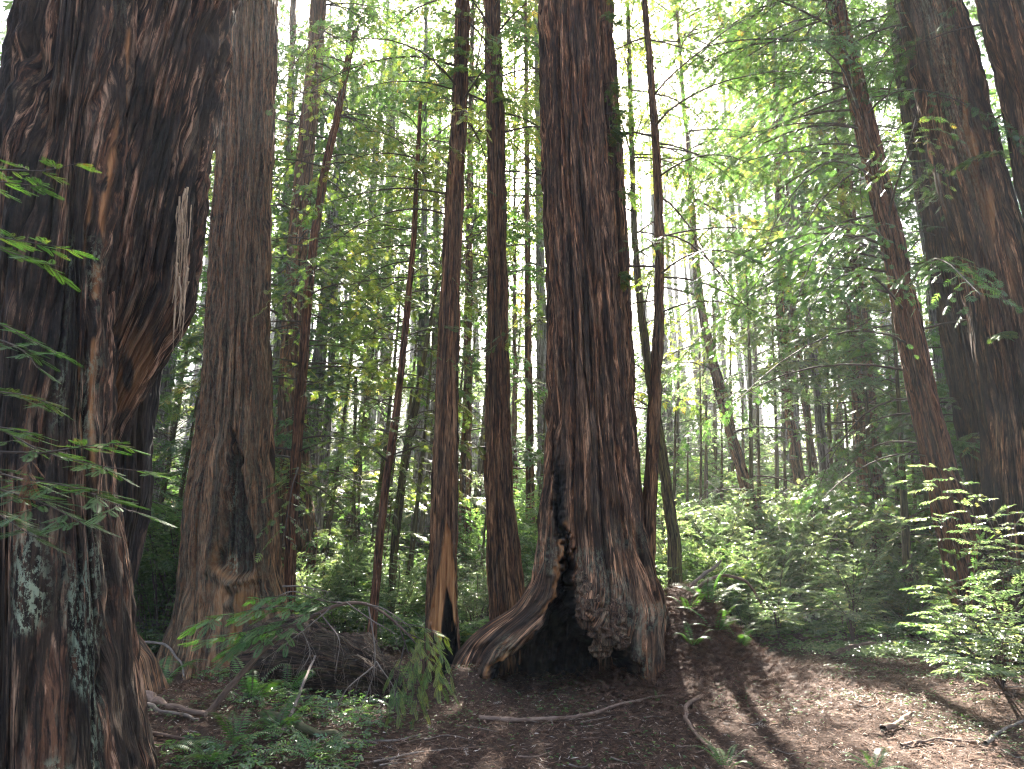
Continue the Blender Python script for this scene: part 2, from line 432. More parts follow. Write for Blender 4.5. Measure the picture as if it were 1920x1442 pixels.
def make_trunk(s, nth, amp, seed, mat, twist=0.0, flute=.06, f1=9.0, ydepth=1.0, edit=None, flare_fl=.0):
    th = np.linspace(0, 2 * math.pi, nth, endpoint=False)
    Z = s.z[:, None] * np.ones(nth); TH = th[None] * np.ones((len(s.z), 1))
    R = s.r[:, None] * np.ones(nth)
    Rref = float(np.median(s.r[: max(4, int(len(s.r) * .8))]))
    ta = TH + twist * Z
    ux, uy = np.cos(ta) * Rref, np.sin(ta) * Rref
    wx = (noise3(ux * 3, uy * 3, Z * .7, seed + 1) - .5) * .06
    wy = (noise3(ux * 3, uy * 3, Z * .8, seed + 2) - .5) * .06
    big = -np.exp(-((2 * noise3((ux + wx) * f1, (uy + wy) * f1, Z * f1 * .05, seed) - 1) / .17) ** 2)
    med = -np.exp(-((2 * noise3((ux + wx) * f1 * 2.3, (uy + wy) * f1 * 2.3, Z * f1 * .10, seed + 3) - 1) / .25) ** 2)
    fin = noise3(ux * f1 * 6, uy * f1 * 6, Z * f1 * .6, seed + 4)
    flk = noise3(ux * f1 * 1.6, uy * f1 * 1.6, Z * f1 * .5, seed + 6)
    D = amp * (1.4 * (big + .2) + .6 * (med + .3) + .35 * (fin - .5) + .7 * (flk - .5))
    lob = (noise3(ux / Rref * 1.7 + 5, uy / Rref * 1.7 + 5, Z * .22, seed + 8) - .5)
    R = R * (1 + flute * 2 * lob)
    if flare_fl:
        base = np.clip((s.r / Rref - 1.0), 0, 1.5)[:, None]
        R = R * (1 + flare_fl * base * (noise3(np.cos(TH) * 2.6 + 3, np.sin(TH) * 2.6 + 3, Z * .3, seed + 9) - .5) * 2)
    RR = R + D
    X = s.cx[:, None] + RR * np.cos(TH); Yv = s.cy[:, None] + RR * np.sin(TH) * ydepth
    V = np.stack([X, Yv, Z], -1)
    A = {"char": np.zeros(Z.shape), "wood": np.zeros(Z.shape), "lichen": np.zeros(Z.shape)}
    if edit is not None:
        V = edit(V, TH, s, A)
    n = nth; m = len(s.z)
    i = np.arange(m - 1)[:, None] * n; j = np.arange(n)[None]; k = (j + 1) % n
    F = np.stack([i + j, i + k, i + n + k, i + n + j], -1).reshape(-1, 4)
    mb = MB(); mb.add(V.reshape(-1, 3), F, 0, .5, np.stack([ux, uy, Z], -1).reshape(-1, 3))
    return mb.mesh("trunk", [mat], True, {k_: a.ravel() for k_, a in A.items()})

# ------------------------------------------------------------------ foliage templates: arrays of quads (k,4,3) in a unit frame
def leafquad(base, ang, ln, wd, droop=.0, mid=.45):
    c, s_ = math.cos(ang), math.sin(ang); bx, by = base
    def p(u, v, z=0): return (bx + u * c - v * s_, by + u * s_ + v * c, z)
    z0 = -droop * (bx ** 2)
    zt = -droop * ((bx + ln * c) ** 2) - .15 * ln
    return [p(0, 0, z0), p(ln * mid, wd / 2, z0 - .04 * ln), p(ln, 0, zt), p(ln * mid, -wd / 2, z0 - .04 * ln)]
T_MID = np.array([leafquad((0, 0), 0, .55, .10), leafquad((.5, 0), 0, .5, .12)] +
                 [leafquad((t, 0), sg * math.radians(a), l, .11) for t, l, a in ((.12, .42, 55), (.32, .46, 50), (.52, .38, 46), (.72, .27, 42)) for sg in (1, -1)])
T_FAR = np.array([leafquad((0, 0), 0, 1, .22), leafquad((.15, 0), .8, .62, .2), leafquad((.2, 0), -.75, .62, .2), leafquad((.5, 0), .6, .4, .16)])
_n = [leafquad((0, 0), 0, 1, .018, 0)]
for i in range(17):
    t = .04 + .94 * i / 17
    l = .24 * (1 - .55 * abs(2 * t - .85) ** 2)
    for sg in (1, -1):
        _n.append(leafquad((t, 0), sg * math.radians(62 - 22 * t), max(l, .05), .036, 0, .5))
T_NEAR = np.array(_n)
def broad(base, ang, ln, wd, fold=.12, tilt=0.0):
    c, s_ = math.cos(ang), math.sin(ang); bx, by = base
    def p(u, v, z): return (bx + u * c - v * s_, by + u * s_ + v * c, z)
    z = lambda u: tilt * u - .25 * u * u / ln
    a = []
    for sg in (1, -1):
        qd = [p(0, 0, 0), p(ln * .3, sg * wd / 2, z(ln * .3) + fold * wd), p(ln * .72, sg * wd * .38, z(ln * .72) + fold * wd * .8), p(ln, 0, z(ln))]
        a.append(qd if sg > 0 else qd[::-1])
    return a
def mk_broad(n, spread, ln, wd, seed):
    r = np.random.default_rng(seed); q_ = []
    for i in range(n):
        t = (i + .5) / n
        q_ += broad((t * .8, 0), (1 if i % 2 else -1) * (spread + r.uniform(-.25, .25)) * (1.1 - t), ln * r.uniform(.8, 1.15), wd * r.uniform(.85, 1.1), .14, r.uniform(-.2, .3))
    q_ += broad((.8, 0), 0, ln, wd)
    return np.array(q_)
T_BROAD = mk_broad(5, 1.05, .42, .20, 1)
T_BROADN = mk_broad(7, 1.0, .34, .17, 2)
T_ROUND = mk_broad(4, 1.2, .5, .34, 3)

def place(mb, tmpl, pos, dirn, size, up=None, mat=0, var=None, jitter=.35, r=rng):
    n = len(pos)
    if n == 0: return
    D = dirn / (np.linalg.norm(dirn, axis=1)[:, None] + 1e-9)
    U = np.tile([0, 0, 1.0], (n, 1)) if up is None else up.copy()
    U = U + r.normal(0, jitter, (n, 3))
    S = np.cross(U, D); S /= np.linalg.norm(S, axis=1)[:, None] + 1e-9
    U = np.cross(D, S)
    size = np.broadcast_to(size, (n,))
    T = tmpl.reshape(-1, 3)
    V = pos[:, None] + size[:, None, None] * (T[None, :, 0, None] * D[:, None] + T[None, :, 1, None] * S[:, None] + T[None, :, 2, None] * U[:, None])
    k = len(T)
    if var is None: var = r.uniform(0, 1, n)
    leafv = np.clip(np.repeat(var, k // 4).reshape(n, -1) + r.normal(0, .06, (n, k // 4)), 0, 1)
    mb.add(V.reshape(-1, 3), np.arange(n * k).reshape(-1, 4), mat, np.repeat(leafv, 4))

def branch_path(start, az, L, up=.15, droop=.35, n=9, r=rng, wig=.06):
    t = np.linspace(0, 1, n); a = az + np.cumsum(r.normal(0, wig, n))
    st = L / (n - 1)
    x = np.r_[0, np.cumsum(np.cos(a[:-1]) * st)]; y = np.r_[0, np.cumsum(np.sin(a[:-1]) * st)]
    z = L * (up * t - droop * t * t) + np.r_[0, np.cumsum(r.normal(0, .02 * L / n, n - 1))]
    return np.asarray(start)[None] + np.stack([x, y, z], -1)
def twigs(path, m, tl, r=rng, t0=.15, droop=.35, k=5, updown=.1):
    """m side twigs on a path; returns twig polylines and spray frames"""
    n = len(path); t = t0 + (1 - t0) * (np.arange(m) + r.uniform(0, 1, m)) / m
    f = t * (n - 1); i = np.minimum(f.astype(int), n - 2); u = (f - i)[:, None]
    p = path[i] * (1 - u) + path[i + 1] * u
    T = path[i + 1] - path[i]; T /= np.linalg.norm(T, axis=1)[:, None] + 1e-9
    side = np.where(np.arange(m) % 2 == 0, 1.0, -1.0)
    a = side * r.uniform(.6, 1.25, m)
    H = np.stack([T[:, 0] * np.cos(a) - T[:, 1] * np.sin(a), T[:, 0] * np.sin(a) + T[:, 1] * np.cos(a), T[:, 2] * .4 + r.normal(updown * 0, .12, m)], -1)
    H /= np.linalg.norm(H, axis=1)[:, None]
    ln = tl * r.uniform(.5, 1.2, m) * (1.15 - .65 * t)
    s = np.linspace(.0, 1, k + 1)[1:]
    Q = p[:, None] + H[:, None] * (s[None, :, None] * ln[:, None, None])
    Q[..., 2] -= droop * ln[:, None] * s[None] ** 2
    poly = np.concatenate([p[:, None], Q], 1)
    ds = np.diff(poly, axis=1)
    sd_ = np.where(np.arange(k) % 2 == 0, 1.0, -1.0)[None] * r.uniform(.2, .9, (m, k))
    c, s2 = np.cos(sd_), np.sin(sd_)
    D = np.stack([ds[..., 0] * c - ds[..., 1] * s2, ds[..., 0] * s2 + ds[..., 1] * c, ds[..., 2]], -1)
    return poly, (poly[:, :-1] * .5 + poly[:, 1:] * .5).reshape(-1, 3), D.reshape(-1, 3)

# sunlit pools: foliage whose shadow would land here is left open, as the canopy is
POOLS = []
SV = np.array(SUN)
_HG = {}
def _grids():
    gx_, gy_ = np.arange(-60, 60, .25), np.arange(-30, 130, .25)
    A_, B_ = np.meshgrid(gx_, gy_, indexing='ij')
    _HG['h'] = height(A_, B_).astype(np.float32)
    hit = np.zeros(A_.shape, bool)
    for (x, y, rx, ry, a) in POOLS:
        dx, dy = A_ - x, B_ - y; c, s = math.cos(a), math.sin(a)
        hit |= ((dx * c + dy * s) / rx) ** 2 + ((-dx * s + dy * c) / ry) ** 2 < 1
    n = fbm(A_ * .55, B_ * .38, 0, 77, 2)
    _HG['o'] = hit | ((B_ > 12.3) & (n > GAP - .05 * (A_ > 1)))
def _lk(k, x, y):
    a = _HG[k]
    return a[np.clip(((x + 60) * 4 + .5).astype(int), 0, a.shape[0] - 1), np.clip(((y + 30) * 4 + .5).astype(int), 0, a.shape[1] - 1)]
def open_to_sun(P):
    if not _HG: _grids()
    g = P - ((P[:, 2]) / SV[2])[:, None] * SV
    for _ in range(3):
        g = P - ((P[:, 2] - _lk('h', g[:, 0], g[:, 1])) / SV[2])[:, None] * SV
    return _lk('o', g[:, 0], g[:, 1]) & (P[:, 1] - g[:, 1] > np.where(g[:, 1] < 11, .8, 3.2))
GAP = .42

def make_crown(spn, z0, z1, nb, L, tmpl, size, r, mats, azc=None, azw=math.pi, m=14, k=5, tl=.6, up=.1, droop=.3,
               keep=None, rb=.018, shape=None, vbias=0.0, twig_r=.003, tdroop=.35, world=True, bare=0.2, org=(0, 0, 0)):
    mb = MB(); hs = np.sort(r.uniform(0, 1, nb))
    for u in hs:
        h = z0 + (z1 - z0) * u
        az = r.uniform(-math.pi, math.pi) if azc is None else azc + r.normal(0, azw)
        Lh = L * (shape(u) if shape else 1) * r.uniform(.6, 1.15)
        p0 = spn.at(h); rt = spn.rad(h) * .8
        p0 = p0 + np.array([math.cos(az) * rt, math.sin(az) * rt, 0])
        P = branch_path(p0, az, Lh, up * r.uniform(.3, 1.6), droop * r.uniform(.5, 1.5), 9, r)
        nb_r = rb * (.6 + .5 * Lh / L)
        poly, pos, D = twigs(P, max(4, int(m * Lh / L)), tl, r, bare, tdroop, k)
        ok = r.uniform(0, 1, len(pos)) < .92
        v = np.clip(r.normal(.45 + vbias, .12) + r.normal(0, .16, len(pos)), 0, 1)
        if world:
            os_ = open_to_sun(pos + np.asarray(org)) & (r.uniform(0, 1, len(pos)) < .98)
            if os_.mean() > .72 and spn.rad(h) < .6 and mb.n and r.uniform() < .88: continue
            ok &= ~os_
            tok = ~open_to_sun(poly[:, len(poly[0]) // 2] + np.asarray(org))
        else: tok = np.ones(len(poly), bool)
        tube(mb, P, np.linspace(nb_r, nb_r * .18, 9), 5, 1, r.uniform(.2, .8))
        for q_ in poly[tok][::2]:
            tube(mb, q_[[0, len(q_) // 2, -1]], [twig_r * 1.6, twig_r, twig_r * .4], 3, 1, .5)
        pos, D, v = pos[ok], D[ok], v[ok]
        place(mb, tmpl, pos, D, size * r.uniform(.75, 1.25, len(pos)), None, 0, v, .28, r)
    return mb.mesh("crown", mats)

# ================================================================== LARGE TRUNKS
# ---- main burnt redwood with the cave
Ym = 9.9
OPEN = [(1063, 985), (1057, 1040), (1049, 1090), (1036, 1132), (1016, 1172), (990, 1205), (955, 1230), (926, 1252), (908, 1285), (904, 1345),
        (1215, 1345), (1207, 1290), (1196, 1250), (1180, 1222), (1166, 1206), (1140, 1212), (1118, 1195), (1108, 1165), (1092, 1140), (1080, 1112), (1078, 1070), (1072, 1030), (1070, 1000)]
def edit_main(V, TH, s, A):
    px, py = topx(V)
    front = np.clip(-np.sin(TH) * 4 + .3, 0, 1)
    px2 = px + (noise3(px * .06, py * .06, 0, 4) - .5) * 16 + (noise3(px * .2, py * .2, 0, 5) - .5) * 6
    d = sdist(px2, py, OPEN)
    R = np.interp(V[..., 2], s.z, s.r)
    # buried cave, deeper towards the middle
    dep = sstep(-3, 34, d) * (R * 1.05) * front + sstep(-2, 6, d) * .22 * front
    # crease running up above the cave
    cr = np.exp(-((px2 - (1052 + (py - 985) * .06)) / 9.0) ** 2) * sstep(720, 960, py) * (py < 1010) * front
    inner = sstep(8, 30, d) * front
    dep = dep + inner * ((noise3(px * .045, py * .012, 4, 71) - .5) * .5 + (noise3(px * .14, py * .05, 4, 72) - .5) * .16)
    V[..., 1] += dep + cr * .16
    # rounded lip along the left of the opening (healed bark), bare wood on its edge
    lip = np.exp(-((d + 16) / 11.0) ** 2) * front * sstep(1000, 1080, py) * (px < 1070)
    V[..., 1] -= lip * .13
    A["wood"][:] = np.clip(np.exp(-((d + 4) / 4.5) ** 2) * front * (px < 1068) * sstep(930, 1010, py) * 1.1 * sstep(.30, .55, noise3(px * .05, py * .03, 2, 6)), 0, 1)
    lf = sstep(1080, 1180, py) * (px < 1040) * (d < 0) * front
    V[..., 1] -= lf * .16 * (noise3(px * .035, py * .05, 9, 31) - .4)
    # burl hanging over the right side of the opening
    b = np.exp(-(((px - 1128) / 46) ** 2 + ((py - 1150) / 62) ** 2)) * front
    lump = (1 - np.abs(2 * noise3(px * .05, py * .05, 5, 12) - 1)) * .6 + noise3(px * .12, py * .12, 7, 13) * .4
    V[..., 1] -= b * (.10 + .26 * lump) * (d < 4)
    V[..., 2] += b * (lump - .5) * .05
    # ridged folds flaring out to the right
    rid = np.sin((px - (1085 + np.maximum(0, py - 880) * .30)) / (6.5 + np.maximum(0, py - 900) * .035)) * sstep(860, 1000, py) * (px > 1085) * front * (d < 0)
    V[..., 1] -= rid * .035
    A["char"][:] = np.clip(sstep(0, 7, d) * np.clip(-np.sin(TH) * 4 + 2.2, 0, 1) + cr * 1.0 + .75 * sstep(20, -2, np.abs(px - 1058 + 8)) * sstep(820, 900, py) * (py < 1000) * front, 0, 1)
    A["lichen"][:] = front * .22 * sstep(940, 1060, py) * (d < -4) * sstep(.45, .65, noise3(px * .02, py * .02, 1, 3))
    return V
rows_main = [(0, 1012, 1126), (150, 1014, 1130), (300, 1018, 1138), (450, 1022, 1150), (600, 1028, 1164), (700, 1028, 1172), (800, 1025, 1182),
             (900, 1020, 1192), (1000, 1011, 1206), (1060, 1002, 1222), (1100, 992, 1236), (1140, 962, 1250), (1170, 918, 1254), (1200, 880, 1258), (1235, 858, 1262), (1270, 848, 1266), (1310, 842, 1270), (1360, 838, 1276)]
sM = spine(rows_main, Ym, 17, -.35, .014)
# keep the flare from deepening as much as it widens
me = None
def edit_main2(V, TH, s, A):
    R = np.interp(V[..., 2], s.z, s.r)
    k = np.minimum(1, (.80 + .45 * (R - .80).clip(0)) / R.clip(.01))
    V[..., 1] = Ym + (V[..., 1] - Ym) * k
    return edit_main(V, TH, s, A)
root = empty("redwood_tree", (float(sM.at(0)[0]), Ym, 0), "tall burnt redwood with a black cave burnt into its flared base", "tree")
def child_mesh(name, me, root):
    o = link(name, me, root); o.location = -Vector(root.location); return o
child_mesh("trunk", make_trunk(sM, 620, .060, 21, M_BARK, .015, .035, 8.5, 1.0, edit_main2), root)
def lump_mesh(c, rx, ry, rz_, seed, mats, amp=.35, n=90, m=60):
    u = np.linspace(0, 2 * math.pi, n, endpoint=False)[None]; v_ = np.linspace(.02, math.pi - .02, m)[:, None]
    D = np.stack([np.cos(u) * np.sin(v_), np.sin(u) * np.sin(v_), np.cos(v_) + 0 * u], -1)
    q = 1 + amp * ((1 - np.abs(2 * noise3(D[..., 0] * 2.2 + 5, D[..., 1] * 2.2 + 5, D[..., 2] * 2.2 + 5, seed) - 1)) - .5) * 1.6 + amp * .5 * (fbm(D[..., 0] * 6 + 9, D[..., 1] * 6 + 9, D[..., 2] * 6 + 9, seed + 1, 3) - .5)
    V = D * np.array([rx, ry, rz_]) * q[..., None] + np.asarray(c)
    i = np.arange(m - 1)[:, None] * n; j = np.arange(n)[None]; k = (j + 1) % n
    mb = MB(); mb.add(V.reshape(-1, 3), np.stack([i + j, i + k, i + n + k, i + n + j], -1).reshape(-1, 4), 0, .5, (V * [1, 1, 3]).reshape(-1, 3))
    return mb
M_BURL = bark_mat("burl_wood", (.040, .022, .013), (.115, .060, .036), (.22, .13, .08), .25, (.20, .17, .11), .4, 1.0, 1.2)
for i_, (bx, by, bY, r1_, r2_) in enumerate([(1114, 1150, 8.93, .19, .20), (1138, 1184, 8.88, .20, .16), (1098, 1116, 9.0, .11, .15), (1090, 1088, 9.02, .07, .10), (1152, 1160, 8.92, .14, .20), (1126, 1216, 8.92, .12, .10), (1160, 1200, 8.92, .12, .10)]):
    child_mesh("burl", lump_mesh(at(bx, by, bY), r1_, r1_ * .8, r2_, 300 + i_, [M_BURL]).mesh("burl", [M_BURL], True), root)
rows_m2 = [(0, 1075, 1148), (150, 1082, 1156), (300, 1090, 1166), (450, 1097, 1175), (600, 1105, 1183), (700, 1110, 1189), (800, 1112, 1195), (900, 1115, 1199), (1000, 1120, 1206), (1100, 1120, 1215), (1200, 1120, 1225)]
s2 = spine(rows_m2, 10.5, 17, -.2, .018)
child_mesh("fused_trunk", make_trunk(s2, 360, .05, 33, M_BARK, .0, .05, 8.5), root)
MAIN = root

def simple_tree(rows, Y, label, ztop=16, nth=260, dz=.02, amp=.03, seed=1, mat=None, f1=12, name="redwood_tree", flute=.05, edit=None, twist=0, cat="tree", dytop=0, flare=.3, group=None, zbot=None):
    gz = -.3
    s = spine(rows, Y, ztop, gz, dz, dytop)
    g = hz(float(s.at(0)[0]), Y)
    if zbot is None: zbot = g - .4
    s = spine(rows, Y, ztop, zbot, dz, dytop)
    b = s.at(g)
    root = empty(name, (float(b[0]), float(b[1]), g), label, cat, group)
    child_mesh("trunk", make_trunk(s, nth, amp, seed, mat or M_BARK, twist, flute, f1, 1.0, edit, flare), root)
    return root, s

# ---- left giant (front)
def edit_A(V, TH, s, A):
    px, py = topx(V)
    front = np.clip(-np.sin(TH) * 4 + .3, 0, 1)
    A["lichen"][:] = front * (sstep(900, 1060, py) * sstep(20, 60, px) * sstep(215, 170, px) * .95 + .55 * np.exp(-((px - (250 - (py) * .11)) / 26) ** 2) * sstep(1100, 900, py)  # real lichen at the foot; sunlit ridge lines higher up painted pale
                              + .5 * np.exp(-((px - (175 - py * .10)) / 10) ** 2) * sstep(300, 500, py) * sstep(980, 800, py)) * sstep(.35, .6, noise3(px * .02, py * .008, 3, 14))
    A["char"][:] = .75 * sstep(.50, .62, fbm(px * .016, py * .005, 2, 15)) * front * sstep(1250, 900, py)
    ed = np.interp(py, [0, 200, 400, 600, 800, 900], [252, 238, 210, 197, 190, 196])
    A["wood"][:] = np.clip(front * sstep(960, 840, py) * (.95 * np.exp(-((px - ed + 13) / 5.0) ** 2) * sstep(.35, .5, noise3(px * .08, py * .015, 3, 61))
                           + .8 * np.exp(-((px - ed + 40 + 6 * np.sin(py * .012)) / 3.5) ** 2) * sstep(250, 420, py) * sstep(.42, .55, noise3(px * .08, py * .02, 8, 62))), 0, 1)  # thin sunlit ridges by the right edge painted in through the wood mask
    # broad buttress folds
    V[..., 1] -= front * .07 * np.sin((px - 20 + (1442 - py) * .03) / 24.0)
    return V
rows_A = [(0, 66, 252), (100, 50, 246), (200, 32, 238), (300, 10, 224), (400, -10, 210), (500, -28, 202), (600, -42, 197), (700, -60, 193), (800, -78, 190), (900, -95, 196),
          (1000, -112, 211), (1150, -135, 228), (1300, -160, 244), (1400, -178, 258), (1500, -200, 276)]
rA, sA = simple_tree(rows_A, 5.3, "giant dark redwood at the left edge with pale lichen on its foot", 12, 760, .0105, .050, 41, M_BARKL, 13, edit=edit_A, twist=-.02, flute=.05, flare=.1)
# ---- leaning burnt trunk fused behind it
def edit_B(V, TH, s, A):
    px, py = topx(V)
    front = np.clip(-np.sin(TH) * 4 + .3, 0, 1)
    A["wood"][:] = .45 * sstep(560, 720, py) * front * sstep(.35, .6, noise3(px * .05, py * .02, 1, 5))  # wood of the burnt underside, its lit edge painted into the colour too
    A["char"][:] = .8 * sstep(.50, .60, fbm(px * .018, py * .007, 2, 25)) * sstep(640, 520, py)
    return V
rows_B = [(0, 225, 430), (100, 212, 414), (200, 198, 398), (300, 185, 384), (400, 172, 370), (500, 162, 360), (560, 156, 355), (610, 152, 336), (650, 150, 310), (700, 148, 280), (760, 148, 246), (820, 150, 222), (880, 152, 204), (940, 150, 190)]
rB, sB = simple_tree(rows_B, 5.9, "dark redwood leaning right with its underside burnt away to a point", 12, 660, .011, .055, 55, M_BARKL, 13, edit=edit_B, twist=-.16, flute=.03, zbot=2.35 if False else float(zpx(945, 5.9)))
rB.location = (float(sB.at(0.2)[0]), 5.9, hz(-3.4, 5.9)); 
for c in rB.children: c.location = -Vector(rB.location)
rows_C = [(560, 215, 330), (620, 210, 312), (660, 205, 303), (760, 200, 290), (850, 200, 281), (950, 198, 278), (1020, 192, 264), (1080, 185, 250), (1150, 172, 234), (1300, 160, 226), (1400, 150, 225)]
sC = spine(rows_C, 6.7, float(zpx(520, 6.7)), -.3, .014)
o = child_mesh("charred_stem", make_trunk(sC, 320, .04, 66, M_CHAR, .0, .1, 12), rB)

# bark strips hanging off the leaning trunk
M_STRIP = stick_mat("shredded_bark", (.16, .09, .05), (.46, .32, .19))
rst = np.random.default_rng(3)
for i in range(26):
    x0 = 362 - rst.uniform(0, 26); y0 = rst.uniform(330, 560); y1 = y0 + rst.uniform(50, 170); x0 -= (y0 - 330) * .03; x1 = x0 - (y1 - y0) * .07 + rst.uniform(-4, 4); wd = rst.uniform(.004, .012)
    Yd = 5.40 + rst.uniform(-.05, .1)
    m = MB(); t = np.linspace(0, 1, 18); dx_ = (noise3(t * 3, i, 0, 5) - .5) * 7
    P = np.stack([at(x0 + (x1 - x0) * a + d_, y0 + (y1 - y0) * a, Yd) for a, d_ in zip(t, dx_)])
    tube(m, P, np.maximum(wd * (1 - .85 * t) * (.6 + .8 * noise3(t * 7, i, 0, 2)), .002), 5, 0, .5, .6, i)
    o = link("bark_strip", m.mesh("bark_strip", [M_STRIP], True), rB)
    o.location = -Vector(o.parent.location)

# ---- second big redwood with a burnt hollow
def edit_T2(V, TH, s, A):
    px, py = topx(V)
    front = np.clip(-np.sin(TH) * 4 + .3, 0, 1)
    q = px + (noise3(px * .08, py * .05, 0, 4) - .5) * 12
    d = sdist(q, py, [(441, 790), (428, 850), (418, 930), (408, 1010), (400, 1060), (430, 1085), (478, 1075), (474, 1010), (463, 940), (456, 870), (448, 820)])
    V[..., 1] += sstep(-3, 12, d) * .22 * front
    V[..., 1] -= np.exp(-((d + 9) / 7) ** 2) * .09 * front * sstep(760, 840, py)
    low = sstep(1040, 1100, py) * np.exp(-((px - 445) / 50) ** 2) * front
    V[..., 1] -= low * .16 * noise3(px * .06, py * .06, 2, 7)
    A["lichen"][:] = .5 * sstep(2, 12, d) * front + .12 * front
    A["wood"][:] = np.clip(.6 * low * sstep(.4, .6, noise3(px * .08, py * .05, 2, 9)) + .8 * np.exp(-((d + 2) / 4) ** 2) * (px < 445) * front * sstep(.3, .6, noise3(px * .03, py * .02, 5, 9)), 0, 1)
    A["char"][:] = .75 * sstep(0, 10, d) * front * sstep(.4, .6, noise3(px * .04, py * .012, 8, 9) + .12)
    return V
rows_T2 = [(0, 422, 517), (150, 416, 515), (300, 410, 509), (450, 400, 503), (600, 390, 503), (720, 382, 504), (800, 374, 507), (850, 367, 509), (950, 355, 515), (1050, 345, 523),
           (1110, 338, 531), (1160, 328, 540), (1200, 314, 552), (1240, 302, 566), (1280, 296, 575)]
rT2, sT2 = simple_tree(rows_T2, 11.7, "massive straight redwood with a shallow grey hollow low on its trunk", 17, 520, .017, .055, 71, M_BARK2, 8.5, edit=edit_T2, flute=.05, flare=.3)

# ---- right hand large trunks
def edit_15(V, TH, s, A):
    px, py = topx(V)
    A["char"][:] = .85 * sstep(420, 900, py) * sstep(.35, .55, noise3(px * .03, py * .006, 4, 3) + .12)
    A["wood"][:] = .75 * sstep(620, 420, py) * np.exp(-((px - (1752 + py * .27)) / 12) ** 2) * sstep(.3, .6, noise3(px * .1, py * .01, 4, 33))  # sunlit stripe painted into the bark through the wood mask
    A["lichen"][:] = .35 * sstep(520, 200, py) * np.exp(-((px - (1740 + py * .26)) / 26) ** 2)  # pale upper end of the same painted sunlit stripe
    return V
rows_15 = [(0, 1692, 1792), (100, 1714, 1817), (200, 1736, 1841), (350, 1774, 1880), (450, 1800, 1909), (600, 1826, 1944), (700, 1840, 1966), (820, 1851, 1990), (950, 1857, 2010), (1080, 1854, 2030), (1150, 1850, 2040), (1250, 1845, 2052)]
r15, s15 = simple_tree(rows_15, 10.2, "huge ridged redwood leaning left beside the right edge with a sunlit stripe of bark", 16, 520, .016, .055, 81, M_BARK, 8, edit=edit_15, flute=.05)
rows_16 = [(0, 1848, 1968), (150, 1886, 2012), (300, 1916, 2050), (450, 1946, 2084), (700, 1985, 2130), (1000, 2020, 2180), (1300, 2050, 2230)]
r16, s16 = simple_tree(rows_16, 9.3, "redwood trunk cut off by the upper right corner", 15, 360, .02, .05, 91, M_BARK, 8)
rows_14 = [(0, 1668, 1728), (200, 1694, 1764), (400, 1732, 1812), (600, 1766, 1856), (760, 1795, 1895), (900, 1822, 1932), (1060, 1850, 1975), (1150, 1860, 1990)]
r14, s14 = simple_tree(rows_14, 14.2, "shaded redwood standing behind the two leaning trunks on the right", 20, 300, .025, .05, 101, M_BARKSHADE, 8)
rows_13 = [(0, 1548, 1578), (150, 1584, 1619), (300, 1618, 1656), (450, 1652, 1693), (600, 1680, 1723), (720, 1702, 1749), (870, 1731, 1789), (980, 1755, 1822), (1090, 1780, 1852), (1150, 1792, 1868)]
r13, s13 = simple_tree(rows_13, 11.6, "leaning redwood with long drooping green boughs on its left", 18, 260, .02, .035, 111, M_BARK3, 11)

# ---- middle slim trunks
def edit_T7(V, TH, s, A):
    px, py = topx(V)
    front = np.clip(-np.sin(TH) * 4 + .3, 0, 1)
    q = px + (noise3(px * .2, py * .05, 0, 4) - .5) * 5
    d = sdist(q, py, [(839, 972), (829, 1030), (818, 1090), (803, 1165), (822, 1200), (856, 1200), (857, 1140), (853, 1060), (846, 1010)])
    d2 = sdist(q, py, [(837, 1098), (830, 1150), (824, 1210), (822, 1275), (858, 1275), (858, 1215), (850, 1150), (843, 1115)])
    V[..., 1] += sstep(-1, 4, d) * .06 * front + sstep(-1, 8, d2) * .30 * front
    A["wood"][:] = sstep(-1, 2, d) * front * (1 - sstep(-1, 2, d2))
    A["char"][:] = sstep(-1, 3, d2) * front
    return V
rows_7 = [(0, 855, 882), (100, 852, 879), (250, 843, 875), (400, 833, 868), (560, 825, 862), (700, 818, 860), (850, 812, 858), (1000, 806, 858), (1100, 800, 858), (1170, 796, 860), (1220, 794, 864), (1260, 790, 872), (1290, 786, 876)]
r7, s7 = simple_tree(rows_7, 10.1, "slim redwood with a bare orange wedge of wood above a black burnt slit", 17, 300, .014, .022, 121, M_BARK2, 15, edit=edit_T7, flute=.04)
rows_8 = [(0, 908, 936), (200, 912, 945), (400, 914, 950), (600, 912, 953), (700, 911, 955), (850, 908, 959), (950, 909, 966), (1050, 912, 976), (1140, 916, 986), (1180, 915, 992), (1220, 912, 998)]
r8, s8 = simple_tree(rows_8, 11.0, "slim straight redwood growing just left of the cave tree", 17, 300, .015, .028, 131, M_BARK2, 13)
rows_5 = [(75, 658, 668), (100, 650, 661), (230, 623, 636), (330, 600, 614), (430, 584, 599), (560, 568, 585), (700, 558, 576), (850, 546, 566), (980, 536, 558), (1100, 531, 554), (1180, 529, 554)]
r5, s5 = simple_tree(rows_5, 13.0, "thin dark redwood curving up to the right beside the massive trunk", 13.2, 120, .03, .014, 141, M_BARK3, 18)
rows_6 = [(195, 785, 791), (300, 779, 787), (450, 771, 781), (600, 756, 768), (760, 738, 752), (880, 720, 735), (1000, 705, 720), (1110, 696, 712), (1230, 684, 704), (1280, 680, 701)]
r6, s6 = simple_tree(rows_6, 10.8, "thinnest reddish sapling trunk leaning between the larger redwoods", float(zpx(190, 10.8)), 90, .03, .008, 151, M_BARK3, 22)
rows_9 = [(0, 1203, 1213), (120, 1212, 1224), (300, 1225, 1239), (450, 1228, 1245), (600, 1226, 1245), (750, 1216, 1239), (900, 1207, 1233), (1000, 1200, 1229), (1080, 1199, 1230), (1150, 1194, 1236), (1200, 1190, 1240)]
